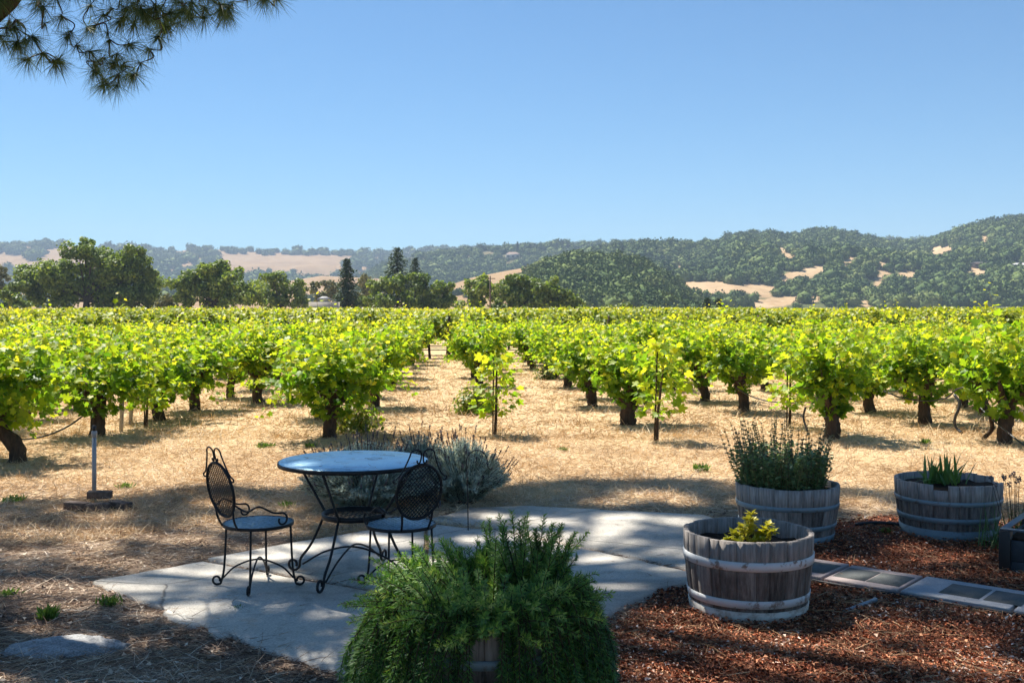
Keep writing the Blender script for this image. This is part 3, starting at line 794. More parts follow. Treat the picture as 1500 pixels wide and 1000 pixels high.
# ================================================================== far buildings
def house(label, loc, w, dep, h, rz, roof_h, wall, roof, nwin=3, over=.4):
    t = thing('house', label, 'house', loc, rz)
    mb = MB(); box(mb, (0, 0, h / 2 - .5), (w, dep, h + 1)); mb.build('wall', M[wall], t)
    a, b = w / 2 + over, dep / 2 + over; c = max(a - b, .1)
    mb = MB(); V = [(-a, -b, h + .01), (a, -b, h + .01), (a, b, h + .01), (-a, b, h + .01), (-c, 0, h + roof_h), (c, 0, h + roof_h)]
    mb.add(V, [np.array([[0, 1, 5, 4], [2, 3, 4, 5]]), np.array([[1, 2, 5], [3, 0, 4]])]); mb.add([(x, y, h - .14 + .0) for x, y, _ in V[:4]], np.array([[3, 2, 1, 0]]))
    mb.build('roof', M[roof], t)
    for i in range(nwin):
        mb = MB(); box(mb, (-w / 2 + w * (i + .5) / nwin, -dep / 2 - .04, h * .5), (w / nwin * .5, .1, h * .42)); mb.build('window', M['glass'], t)
    return t


q = hill_right.hit(1418, 387); house('low dark roofed house on the wooded hill at far right', q, 16, 9, 4.2, .25, 1.7, 'roof_tan', 'roof_dark', 4)
q = hill_right.hit(1434, 392); house('flat lower wing of a hill house beside a bare bank', q, 12, 8, 3.2, .1, 1.0, 'roof_tan', 'roof_dark', 3)
q = hill_right.hit(1494, 398); house('grey roofed house on the hill at the right photo edge', q, 15, 9, 4.0, -.2, 2.4, 'stucco', 'roof_pale', 3)
q = hill_mid.hit(751, 379); house('small tan house on the far middle ridge by a cypress', q, 20, 10, 6.5, .1, 3.0, 'stucco', 'roof_tan', 3)
q = hill_far.hit(596, 374); house('tiny white house on the far hills above the redwoods', q, 16, 10, 6, 0, 3., 'stucco', 'roof_pale', 3)
t = thing('winery_house', 'pale tiered roof house with a raised lantern showing over the vines', 'house', (P(475, 455, 165) * [1, 1, 0]), .1)
mb = MB(); box(mb, (0, 0, 1.), (4.4, 3.6, 3.)); mb.build('wall', M['stucco'], t)
mb = MB()
for z, a, b, zz, c, e in ((1.62, 2.7, 2.3, 2.3, .95, .85), (2.85, 1.25, 1.1, 3.35, .3, .2)):
    V = [(-a, -b, z), (a, -b, z), (a, b, z), (-a, b, z), (-c, -e, zz), (c, -e, zz), (c, e, zz), (-c, e, zz)]; mb.add(V, BOXF)
mb.build('roof', M['roof_pale'], t)
mb = MB(); box(mb, (0, 0, 2.55), (1.7, 1.5, .62)); mb.build('lantern', M['stucco'], t)
for x in (-1.2, 0, 1.2):
    mb = MB(); box(mb, (x, -1.83, .9), (.7, .08, 1.)); mb.build('window', M['glass'], t)
t = thing('utility_pole', 'thin dark utility pole rising among the oaks behind the vines', 'utility pole', P(718, 455, 168) * [1, 1, 0])
mb = MB(); tube(mb, [(0, 0, -.5), (0, 0, P(718, 404, 168)[2])], [.14, .10], 8); mb.build('pole', M['post'], t)
mb = MB(); box(mb, (0, -.14, P(718, 408, 168)[2]), (1.6, .1, .12)); mb.build('crossarm', M['post'], t)


# ================================================================== vineyard
def vine_variant(seed, hgt=1.5, rad=.72, nsh=34, thr=.085, lean=(0, 0), head=.5, low=.0, lush=1.0):
    """trunk, canes, foliage meshes of one old head-trained vine"""
    g = np.random.default_rng(seed)
    tb, cb, lb = MB(), MB(), MB()
    hd = np.array([lean[0], lean[1], head])
    path = spline([(0, 0, -.06), (lean[0] * .15 + g.normal(0, .02), g.normal(0, .02), head * .35), (lean[0] * .6 + g.normal(0, .03), lean[1] * .6, head * .7), hd], 5)
    rr = np.interp(np.linspace(0, 1, len(path)), [0, .12, .55, .85, 1], [1.45, 1.1, .92, 1.15, 1.0]) * thr
    tube(tb, path, rr, 12, wob=.13)
    arms = []
    na = 6
    for i in range(na):
        az = i * 2 * math.pi / na + g.uniform(-.4, .4); L = rad * g.uniform(.28, .5)
        e = hd + [math.cos(az) * L, math.sin(az) * L, g.uniform(.08, .30)]
        tube(tb, spline([hd - [0, 0, .06], (hd + e) / 2 + g.normal(0, .03, 3), e], 4), np.linspace(thr * .62, thr * .26, 9), 7, wob=.15); arms.append(e)
    pts, dirs, tt, szs = [], [], [], []
    for i in range(nsh):
        o = arms[i % na] if g.uniform() < .8 else hd + [0, 0, .05]
        az = math.atan2(o[1] - hd[1], o[0] - hd[0]) + g.normal(0, .75); el = g.uniform(.15, 1.45) if g.uniform() > low else g.uniform(-.35, .3)
        dv = np.array([math.cos(az) * math.cos(el), math.sin(az) * math.cos(el), math.sin(el)])
        L = (hgt - o[2]) * g.uniform(.55, 1.34) if el > .75 else rad * g.uniform(.6, 1.1)
        if i % 6 == 0: L *= 1.32
        droop = g.uniform(.05, .4) * (1.2 - math.sin(max(el, 0)))
        t = np.linspace(0, 1, 7); path = o + dv * (L * t)[:, None] + np.c_[g.normal(0, .03) * t, g.normal(0, .03) * t, -droop * L * t ** 2.2]
        path[:, 2] = np.maximum(path[:, 2], .10 + g.uniform(0, .12))
        tube(cb, path, np.linspace(.006, .0025, 7), 4, cap=False)
        nl = int(g.integers(15, 20) * lush)
        q = np.linspace(.06, 1.0, nl); pp = np.stack([np.interp(q, t, path[:, k]) for k in range(3)], 1)
        a2 = g.uniform(0, 6.28) + np.arange(nl) * math.pi + g.normal(0, .7, nl)
        pd = np.c_[np.cos(a2), np.sin(a2), g.normal(.1, .35, nl)]; out = unit(pp - hd * [1, 1, .9])
        pd = unit(pd + out * .5); s = np.interp(q, [0, .3, .75, 1], [.115, .135, .10, .055]) * g.uniform(.75, 1.2, nl)
        pts.append(pp + pd * .05); dirs.append(pd); tt.append(q); szs.append(s)
        m = int(nl * .8 * lush); k = g.integers(0, nl, m); loc = pp[k] + g.normal(0, .085, (m, 3)) * [1, 1, .8]
        pts.append(loc); dirs.append(unit(g.normal(size=(m, 3)) * [1, 1, .4] + out[k] * .6)); tt.append(q[k] * .9); szs.append(s[k] * g.uniform(.6, 1.0, m))
    m = int(400 * lush * (nsh / 40)); az = g.uniform(0, 6.28, m); zz = g.uniform(.30, hgt * .93, m)      # leaves on short side shoots filling the skirt
    rr_ = rad * np.interp(zz, [.3, .5, .8, 1.1, hgt], [.22, .55, .88, 1.0, .7]) * np.sqrt(g.uniform(.25, 1.1, m)) * (.5 + .85 * vnoise(az * 1.6, zz * 3.5, seed))
    pts.append(np.c_[hd[0] + np.cos(az) * rr_, hd[1] + np.sin(az) * rr_, zz]); dirs.append(unit(np.c_[np.cos(az), np.sin(az), g.normal(0, .5, m)] + g.normal(0, .5, (m, 3)))); tt.append(g.uniform(.1, .75, m)); szs.append(g.uniform(.07, .135, m))
    p, dv, q, s = np.concatenate(pts), np.concatenate(dirs), np.concatenate(tt), np.concatenate(szs)
    n = len(p); p[:, 2] = np.maximum(p[:, 2], .08)
    dv = unit(dv + np.c_[np.zeros(n), np.zeros(n), g.uniform(-.75, .25, n)])
    nrm = unit(g.normal(0, .55, (n, 3)) + [0, 0, .75] + unit(p - [hd[0], hd[1], .8]) * .45)
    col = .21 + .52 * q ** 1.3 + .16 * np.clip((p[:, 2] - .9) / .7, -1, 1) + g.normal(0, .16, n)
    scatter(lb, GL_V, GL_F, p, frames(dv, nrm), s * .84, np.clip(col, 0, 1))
    nm = 'vine%d' % seed
    return [('trunk', tb.mesh('trunk', M['vine_bark'], True)), ('canes', cb.mesh('canes', M['cane'])), ('foliage', lb.mesh('foliage', M['vine_leaf']))]


VV = [vine_variant(101, 1.38, .62, 34), vine_variant(102, 1.30, .70, 36, low=.18), vine_variant(103, 1.40, .58, 32, lean=(.08, .02)), vine_variant(104, 1.28, .70, 36, lean=(-.1, .0), low=.12),
      vine_variant(105, 1.42, .62, 34, lean=(.12, .05)), vine_variant(106, 1.32, .60, 32)]
V_TALL = vine_variant(111, 1.44, .52, 38, .095, head=.42, low=.0)              # upright bush vine
V_LOWWIDE = vine_variant(112, 1.32, .84, 44, .085, (-.12, .05), .42, low=.22)   # wide low vine
V_LEANL = vine_variant(113, 1.36, .80, 44, .085, (-.32, .05), .5, low=.12)
V_THICK = vine_variant(114, 1.26, .66, 38, .115, (.03, 0), .36, low=.14)
V_SMALL = vine_variant(115, 1.15, .42, 15, .03, (.04, 0), .45, low=.1, lush=.9)
V_EDGE = vine_variant(116, 1.58, .66, 42, .09, (.04, 0), .5)

GV = 'head trained grapevines in the near block'
def vine(px, py, parts, label, rz=0., sc_=1., group=GV, loc=None):
    q = G(px, py) if loc is None else loc
    return place('grapevine', label, 'grapevine', q, parts, rz, sc_, group)


NEAR = [
    (25, 677, V_LEANL, 'nearest grapevine at the left photo edge, its dark trunk leaning left', 0., 1.0),
    (142, 640, VV[1], 'big leafy grapevine right behind the grey standpipe at left', .4, 1.03),
    (286, 601, VV[3], 'grapevine with low sprawling shoots on straw, left of the aisle vine', 1.2, 1.0),
    (482, 640, V_LOWWIDE, 'wide grapevine with a gnarled forked trunk behind the bistro table, left of the grassy aisle', 2.4, 1.0),
    (703, 566, VV[0], 'vase shaped grapevine in the middle row between the two grassy aisles', .3, 1.0),
    (921, 622, V_THICK, 'grapevine on a stubby thick trunk, nearest big vine right of the aisle', 0., .98),
    (1090, 603, VV[2], 'round grapevine with a straight trunk and black hose, behind the tall herb barrel', 2., 1.0),
    (1218, 642, V_TALL, 'upright bushy grapevine on a short stout trunk, above the two barrels', 1.0, 1.02),
    (1356, 621, VV[5], 'grapevine with a slanting trunk crossed by a drooping hose, right part', 2.2, 1.03),
    (1472, 650, V_EDGE, 'tall grapevine with a thick trunk at the right photo edge, in front', .6, 1.02),
    (1276, 604, VV[1], 'smaller grapevine with slim trunk between two bigger vines right of the herb barrel', 1.7, .95),
    (1442, 608, VV[4], 'grapevine half hidden behind the tall vine at the right photo edge', 2.9, 1.0),
    (1033, 587, VV[4], 'grapevine with a trunk leaning left, left of the round straight trunked vine', 3.4, .97),
    (868, 595, VV[3], 'grapevine with dead brush at its foot, second along the row right of the aisle', .9, .98),
    (832, 567, VV[5], 'grapevine third along the row right of the aisle', 4.1, 1.0),
    (812, 553, VV[1], 'grapevine fourth along the row right of the aisle', 5.0, 1.0),
    (548, 596, VV[4], 'grapevine hugging the left side of the grassy aisle, behind the wide gnarled one', 4.4, .98),
    (572, 568, VV[2], 'grapevine third back on the left side of the grassy aisle', 1.1, 1.0),
    (380, 590, VV[0], 'grapevine behind and left of the wide gnarled vine', 5.5, 1.0),
]
near_xy = []
for px, py, parts, lab, rz, s in NEAR:
    vine(px, py, parts, lab, rz, s); near_xy.append(G(px, py)[:2])
YG = 'young staked vines'
def young(px, py, label, h, lean=0., rz=0.):
    q = G(px, py); d = q[1]; t = thing('young_grapevine', label, 'young grapevine', q, rz, YG)
    tb = MB(); tube(tb, spline([(0, 0, -.05), (.015, 0, h * .3), (lean * .6, .01, h * .65), (lean, 0, h)], 5), np.linspace(.022, .010, 16), 8, wob=.12); tb.build('trunk', M['vine_bark'], t)
    st = MB(); tube(st, [(-.03, .02, -.1), (-.03 + lean * .4, .02, h * 1.02)], .011, 6); st.build('stake', M['twig'], t)
    lb = MB(); n = int(170 * h); z = h * rng.uniform(.28, 1.12, n); r = .10 + .22 * np.sin(np.clip(z / h, 0, 1) * 2.6)
    az = U(0, 6.28, n); p = np.c_[np.cos(az) * r * U(.2, 1.1, n) + lean * z / h, np.sin(az) * r * U(.2, 1.1, n), z]
    dv = unit(np.c_[np.cos(az), np.sin(az), U(-.8, .2, n)]); nr = unit(rng.normal(0, .5, (n, 3)) + [0, 0, .8] + np.c_[np.cos(az), np.sin(az), np.zeros(n)] * .5)
    scatter(lb, GL_V, GL_F, p, frames(dv, nr), U(.06, .12, n), np.clip(.35 + .3 * z / h + rng.normal(0, .15, n), 0, 1)); lb.build('foliage', M['vine_leaf'], t)


young(725, 638, 'slim young vine tied to a stake in the aisle beside a low shrub', 1.0, .03)
young(962, 646, 'young vine with bare forked twigs in front of the stubby trunked vine', 1.12, .10)
young(1156, 626, 'thin young vine between the hose and the upright bushy vine', .95, .03)
young(214, 628, 'young vine with twin dark stems behind the grey standpipe', 1.05, .02)
for px, py, h, lab in ((191, 622, .72, 'pale wooden stake right of the standpipe vine, taller of the two'), (177, 632, .62, 'pale leaning stake close to the standpipe vine trunk')):
    q = G(px, py); mb = MB(); tube(mb, [(0, 0, -.05), (.03, 0, h)], [.03, .026], 8); tag(mb.build('wooden_stake', M['stake'], loc=q), lab, 'stake')


def shrub(px, py, rx, h, label, n=900, mat='shrub_leaf'):
    q = G(px, py); t = thing('low_shrub', label, 'shrub', q); lb = MB(); sb = MB()
    u = unit(rng.normal(size=(n, 3))); u[:, 2] = abs(u[:, 2]); r = rng.uniform(.35, 1.05, n)[:, None] * (.75 + .5 * vnoise(u[:, 0] * 2.5, u[:, 2] * 2.5 + u[:, 1] * 2, px))[:, None]
    p = u * r * [rx, rx * .8, h]; p[:, 2] = np.maximum(p[:, 2], .03); nr = unit(u + rng.normal(0, .6, (n, 3)) + [0, 0, .4])
    scatter(lb, DL_V, DL_F, p, frames(unit(np.cross(nr, rng.normal(size=(n, 3)))), nr), U(.03, .065, n), np.clip(rng.normal(.5, .24, n), 0, 1)); lb.build('foliage', M[mat], t)
    for i in range(12):
        e = p[rng.integers(n)]; tube(sb, [(0, 0, -.02), e * .5 + rng.normal(0, .02, 3), e], [.008, .005, .002], 5)
    sb.build('stems', M['twig'], t)


shrub(698, 606, .36, .46, 'low yellow green shrub beside the slim young vine in the aisle', 1900)
shrub(522, 634, .34, .50, 'yellow green weedy bush at the right of the wide gnarled vine', 1000)
shrub(800, 556, .28, .4, 'small green shrub at the foot of the vines right of the far aisle', 500, 'bright_leaf')

# remaining rows of the head-trained block
near_xy = np.array(near_xy)
DEEP = 'leafy grapevine deep in the near block, only its crown showing between nearer vines'
X14 = [-29.2, -27, -24.8, -22.6, -20.4, -18.2, -16.1, -14, -11.9, -9.7, -7.5, -5.35, -2.75, -.2, 1.84, 4.12, 6.22, 8.4, 10.6, 12.8, 15, 17.2, 19.4, 21.6, 23.8, 26, 28.2, 30.4]
nh = 0
for x14 in X14:
    slope = -.05 - .012 * x14
    for k in range(13):
        d = 12.6 + 1.95 * k + rng.uniform(-.25, .25)
        x = x14 + slope * (d - 14) + rng.uniform(-.12, .12)
        if d > 34.6 or abs(x) > .472 * d + .9 + (.5 if k > 1 else 0): continue
        if np.min(np.hypot(near_xy[:, 0] - x, near_xy[:, 1] - d)) < 1.35: continue
        if x14 == -.2 and d < 21: continue
        if d < 15.5 and abs(x) < .472 * d - .6: continue
        lab = DEEP if abs(x) < .472 * d - .4 else 'leafy grapevine of the near block cut by the side edge of the photo'
        place('grapevine', lab, 'grapevine', (x, d, 0), VV[rng.integers(len(VV))], U(0, 6.28), tuple(np.array([1, 1, 1.]) * U(.86, 1.06) * [U(.9, 1.08), U(.9, 1.08), 1]), GV); nh += 1

# trellised rows beyond, running across the view
def trellis_variant(seed):
    g = np.random.default_rng(seed); tb, lb = MB(), MB()
    tube(tb, spline([(0, 0, -.05), (.03, 0, .4), (0, 0, .82)], 4), np.linspace(.045, .035, 9), 8, wob=.12)
    tube(tb, [(-.85, 0, .86), (0, 0, .82), (.85, 0, .86)], [.015, .03, .015], 6)
    n = 520; x = g.uniform(-.95, .95, n); z = .60 + .88 * g.uniform(0, 1, n) ** .85; y = g.normal(0, .17, n)
    m = 90; x2 = g.choice(g.uniform(-.95, .95, 12), m) + g.normal(0, .03, m); z2 = g.uniform(1.35, 1.66, m); y2 = g.normal(0, .1, m)
    p = np.r_[np.c_[x, y, z], np.c_[x2, y2, z2]]; n += m
    sy = np.sign(p[:, 1] + 1e-3); dv = unit(np.c_[g.normal(0, .6, n), sy * .7, g.uniform(-.9, .2, n)]); nr = unit(g.normal(0, .5, (n, 3)) + np.c_[np.zeros(n), sy * .5, np.full(n, .7)])
    s = np.interp(p[:, 2], [.6, 1.3, 1.75], [.15, .14, .08]) * g.uniform(.75, 1.2, n)
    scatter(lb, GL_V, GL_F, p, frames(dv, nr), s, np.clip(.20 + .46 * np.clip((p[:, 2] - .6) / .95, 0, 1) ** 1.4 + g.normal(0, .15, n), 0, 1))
    return [('trunk', tb.mesh('trunk', M['vine_bark'], True)), ('foliage', lb.mesh('foliage', M['far_vine_leaf']))]


TV = [trellis_variant(s) for s in (201, 202, 203, 204, 205)]
ROWS = [36.4 + 2.45 * i for i in range(46)]
nt, d_stuff = 0, None
for r, d in enumerate(ROWS):
    w = .474 * d + .6; xs = np.arange(-w + rng.uniform(0, 1), w + .9, 1.85)
    if nh + nt + len(NEAR) + len(xs) > 296: d_stuff = r; break
    for x in xs:
        if rng.uniform() < .04 and abs(x) > 3: continue
        lab = ('trellised grapevine in the first wired row closing the grassy aisles' if r == 0 else 'trellised grapevine in the wired rows behind, merged into the band of leaves')
        place('grapevine', lab, 'grapevine', (x, d, 0), TV[rng.integers(len(TV))], math.pi * rng.integers(2), (1.02, 1.0, float(U(.93, 1.05))), 'trellised grapevines beyond the near block'); nt += 1
print('vines', nh, nt, d_stuff)
mb = MB()
for d in ROWS[d_stuff:]:
    w = .474 * d + 3; n = int(2 * w * np.interp(d, [45, 150], [46, 20])); x = U(-w, w, n)
    top = 1.42 + .22 * (vnoise(x * .8, d * 3.1, 5) - .5) + .12 * (vnoise(x * 3., d * 3.1, 7) - .5)
    z = .7 + (top - .7) * rng.uniform(0, 1, n) ** .6; fr = rng.uniform(size=n) < .12; z[fr] += U(.05, .24, fr.sum())
    y = d + rng.normal(0, .2, n); sy = np.sign(y - d)
    dv = unit(np.c_[rng.normal(0, .6, n), sy * .7, U(-.9, .3, n)]); nr = unit(rng.normal(0, .5, (n, 3)) + np.c_[np.zeros(n), sy * .4, np.full(n, .8)])
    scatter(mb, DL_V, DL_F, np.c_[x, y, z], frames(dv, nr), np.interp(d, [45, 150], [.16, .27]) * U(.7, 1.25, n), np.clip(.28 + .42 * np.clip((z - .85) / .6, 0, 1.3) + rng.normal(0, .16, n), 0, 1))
tag(mb.build('distant_vines', M['far_vine_leaf']), 'continuous band of far trellised vine rows reaching to the trees', 'vineyard rows', kind='stuff')
for r, x0, n, step in ((0, -15.4, 13, 2.66), (1, -16, 12, 3.1)):
    d = ROWS[r] - .12
    for i in range(n):
        x = x0 + i * step; mb = MB(); tube(mb, [(0, 0, -.2), (0, 0, 1.42)], [.055, .05], 8)
        tag(mb.build('trellis_post', M['post'], loc=(x, d, 0)), ('wooden trellis post in the first wired row at the end of the aisles' if r == 0 else 'wooden trellis post in the second wired row, mostly hidden by leaves'), 'post', 'trellis posts')
for z in (.28, .42, .62, 1.05):
    mb = MB(); tube(mb, [(-17.5, 0, z), (0, 0, z - .01), (17.5, 0, z)], .007 if z > .5 else .012, 5)
    tag(mb.build('trellis_wire', M['wire' if z > .5 else 'hose'], loc=(0, ROWS[0] - .2, 0)), {.28: 'lowest dark drip line along the first trellis row', .42: 'second dark drip line along the first trellis row', .62: 'third steel wire up along the first trellis row', 1.05: 'top steel wire along the first trellis row'}[z], 'wire', 'trellis wires')
q = P(1256, 510, 33.2); mb = MB(); tube(mb, [(-.62, 0, -.62 + 0), (.35, 0, .22)], [.09, .085], 10)
tag(mb.build('end_post', M['post'], loc=(q[0], 33.2, .62)), 'brown end post leaning at a slant among the vines right of centre', 'post')


# black irrigation hoses strung between the near vines
def hose(label, pts, r=.011, mat='hose', name='irrigation_hose', cat='hose', grp=None):
    p = np.array([P(*q) for q in pts]); c = p[0].copy(); mb = MB(); tube(mb, spline(p - c, 6), r, 6)
    return tag(mb.build(name, M[mat], loc=c, smooth=True), label, cat, grp)


hose('black hose drooping from the round vine to the upright bushy vine', [(1076, 566, 17.5), (1100, 580, 17.), (1130, 588, 16.3), (1170, 589, 15.4), (1200, 580, 14.3)])
hose('long grey hose sagging past the slanting trunk vine', [(1296, 573, 16.2), (1320, 582, 15.9), (1355, 587, 15.6), (1385, 583, 15.), (1400, 571, 14.6), (1412, 567, 14.4)])
hose('straight black hose running down from the vine gap to the ground at the right edge', [(1412, 568, 14.4), (1440, 601, 14.0), (1470, 628, 13.3), (1510, 660, 12.7)])
hose('twisting dark hose hanging to the straw near the right edge', [(1398, 578, 14.5), (1406, 592, 14.4), (1399, 612, 14.4), (1400, 625, 14.4), (1409, 634, 14.3)], .02)
hose('curved black hose hanging left of the upright bushy vine trunk', [(1180, 596, 14.3), (1177, 612, 14.3), (1183, 632, 14.2)], .014)
hose('black hose strung low between the two left edge vines', [(18, 642, 12.1), (40, 643, 12.6), (70, 637, 13.2), (100, 624, 13.8), (120, 610, 14.1)])
hose('bent leafless cane standing in front of the right edge vine', [(1440, 643, 13.9), (1453, 628, 13.8), (1452, 612, 13.7), (1456, 600, 13.7)], .028, 'vine_bark', 'bare_cane', 'vine cane')
hose('short black hose tail right of the right edge trunk', [(1484, 588, 14.), (1520, 592, 14.)])

# standpipe and bricks
q = G(138, 733); t = thing('standpipe', 'grey plastic standpipe rising from bricks at the left', 'pipe', q)
mb = MB(); tube(mb, [(0, 0, -.05), (0, 0, .60)], .019, 16); mb.build('pipe', M['pvc'], t, True)
mb = MB(); tube(mb, [(0, 0, .56), (0, 0, .605), (0, 0, .615)], [.025, .025, .019], 16); mb.build('coupling', M['pvc'], t)
mb = MB(); tube(mb, [(0, 0, .612), (0, 0, .66)], .017, 14); mb.build('cap', M['hose'], t)
for px, py, z, rz, lab in ((146, 737, .045, .15, 'brick lying right against the standpipe, on top'), (113, 748, .012, -.2, 'brick left of the standpipe, standing apart'), (142, 748, .0, .5, 'brick in front of the standpipe half sunk in litter'), (176, 745, .0, -.5, 'brick right of the standpipe sunk low in litter')):
    q = G(px, py); mb = MB(); box(mb, (0, 0, .032), (.20, .095, .062), 0); o = mb.build('brick', M['brick'], loc=(q[0], q[1], z)); o.rotation_euler = (0, .03, rz); bevel_obj(o, .006)
    tag(o, lab, 'brick', 'bricks round the standpipe')


# ================================================================== barrels
def barrel(label, cx, cy, r0, r1, h, wood_m, hoop_m, hoops, soil_z, seed, notch=None, base=None, group='half barrel planters', base_m='hoop_base', n=26, tilt=0.0):
    g = np.random.default_rng(seed); t = thing('barrel_planter', label, 'barrel planter', (cx, cy, 0), g.uniform(0, 6), group)
    if tilt: t.rotation_euler = (tilt, tilt * .5, g.uniform(0, 6))
    def rad(z): f = z / h; return r0 + (r1 - r0) * (1 - (1 - f) ** 1.7)
    sm = MB(); wd = g.uniform(.7, 1.3, n); ed = np.r_[0, np.cumsum(wd)] / wd.sum() * 2 * math.pi; th = .028
    zs = np.linspace(0, 1, 7)
    for i in range(n):
        gap = .0012 / r1; a0, a1 = ed[i] + gap, ed[i + 1] - gap; top = h + g.normal(0, .003) - any(abs((a0 + a1) / 2 - q) < .22 for q in (notch or [])) * .035
        da = g.normal(0, .0011); ang = np.linspace(a0, a1, 4); V = []; e = .004
        for z in zs * top:
            R = rad(min(z, h)) + da
            for j, a in enumerate(ang):
                V.append(((R - (e if j in (0, 3) else 0)) * math.cos(a), (R - (e if j in (0, 3) else 0)) * math.sin(a), z))
            for a in ang[::-1]: V.append(((R - th) * math.cos(a), (R - th) * math.sin(a), z))
        m = len(zs); k = 8; Fs = []
        for q in range(m - 1):
            for j in range(k): Fs.append([q * k + j, q * k + (j + 1) % k, (q + 1) * k + (j + 1) % k, (q + 1) * k + j])
        for b in (0, (m - 1) * k):
            for j in range(3): Fs.append([b + j, b + j + 1, b + 6 - j, b + 7 - j] if b else [b + 7 - j, b + 6 - j, b + j + 1, b + j])
        sm.add(V, np.array(Fs), g.uniform(0, 1))
    sm.build('staves', M[wood_m], t)
    for z0, z1 in hoops:
        hb = MB(); a = .003; w = g.uniform(-.004, .004)
        prof = [(rad(z0) + .0005, z0), (rad(z0) + .0055, z0 + .001), (rad((z0 + z1) / 2) + .0065, (z0 + z1) / 2), (rad(z1) + .0055, z1 - .001), (rad(z1) + .0005, z1)]
        def wv(V): return np.c_[np.zeros(len(V)), np.zeros(len(V)), w * np.sin(np.arctan2(V[:, 1], V[:, 0]))]
        lathe(hb, prof, 72, wob=wv); hb.build('hoop', M[hoop_m], t, True)
    if base:
        hb = MB(); lathe(hb, [(rad(0) + .002, -.02), (rad(0) + .008, .0), (rad(base) + .0075, base), (rad(base) + .001, base + .002)], 72); hb.build('hoop', M[base_m], t, True)
    sb = MB(); q = 40; rr = rad(soil_z) - th - .002; a = np.arange(q) * 2 * math.pi / q; V = [(0, 0, soil_z + .02)]; Fs = []
    for k, f in enumerate((.33, .66, 1.)):
        V += [(rr * f * math.cos(x), rr * f * math.sin(x), soil_z + .02 * (1 - f) + g.normal(0, .006)) for x in a]
    for j in range(q): Fs.append([0, 1 + j, 1 + (j + 1) % q])
    sb.add(V, [np.array(Fs), np.array([[1 + k * q + j, 1 + (k + 1) * q + j, 1 + (k + 1) * q + (j + 1) % q, 1 + k * q + (j + 1) % q] for k in range(2) for j in range(q)])]); sb.build('soil', M['soil'], t, True)
    return t


B1 = np.array([1.335, 6.14]); B2 = np.array([2.045, 8.07]); B3 = np.array([3.29, 8.19]); B0 = np.array([-.10, 4.62])
barrel('half barrel with peeling white hoops holding a small yellow green shrub', B1[0], B1[1], .318, .362, .445, 'barrel', 'hoop_white', [(.288, .338), (.084, .128)], .36, 5, base=.062)
barrel('grey half barrel partly hidden behind the white hooped one, tall herb growing in it', B2[0], B2[1], .325, .378, .40, 'barrel_grey', 'hoop_zinc', [(.24, .275), (.10, .135)], .35, 6, base=.05, base_m='hoop_zinc')
barrel('half barrel with blue grey hoops at right, a spiky plant in it', B3[0], B3[1], .33, .385, .41, 'barrel_grey', 'hoop_zinc', [(.258, .292), (.128, .168)], .36, 7, notch=[0.4, 2.2, 2.5], base=.075, base_m='hoop_zinc')
barrel('half barrel nearly buried under the trailing rosemary, one grey hoop showing', B0[0], B0[1], .31, .36, .45, 'barrel', 'hoop_zinc', [(.27, .31), (.08, .12)], .40, 8)


# ================================================================== plants in and around the barrels
def sprig_leaves(lb, path, n, L, w, a0, a_sd, up=.6):
    t = np.linspace(.06, 1.0, n); i = np.linspace(0, 1, len(path)); p = np.stack([np.interp(t, i, path[:, k]) for k in range(3)], 1)
    tg = unit(np.stack([np.interp(t, i, np.gradient(path, axis=0)[:, k]) for k in range(3)], 1))
    r = unit(np.cross(tg, unit(rng.normal(size=(n, 3))))); dv = unit(r + tg * up)
    ln = L * U(.7, 1.25, n) * np.interp(t, [0, .8, 1], [1, 1, .6])
    scatter(lb, NL_V, DL_F, p, frames(dv, tg + rng.normal(0, .3, (n, 3))), np.c_[np.full(n, w), ln, np.full(n, w)], np.clip(a0 + .35 * (t - .4) + rng.normal(0, a_sd, n), 0, 1))


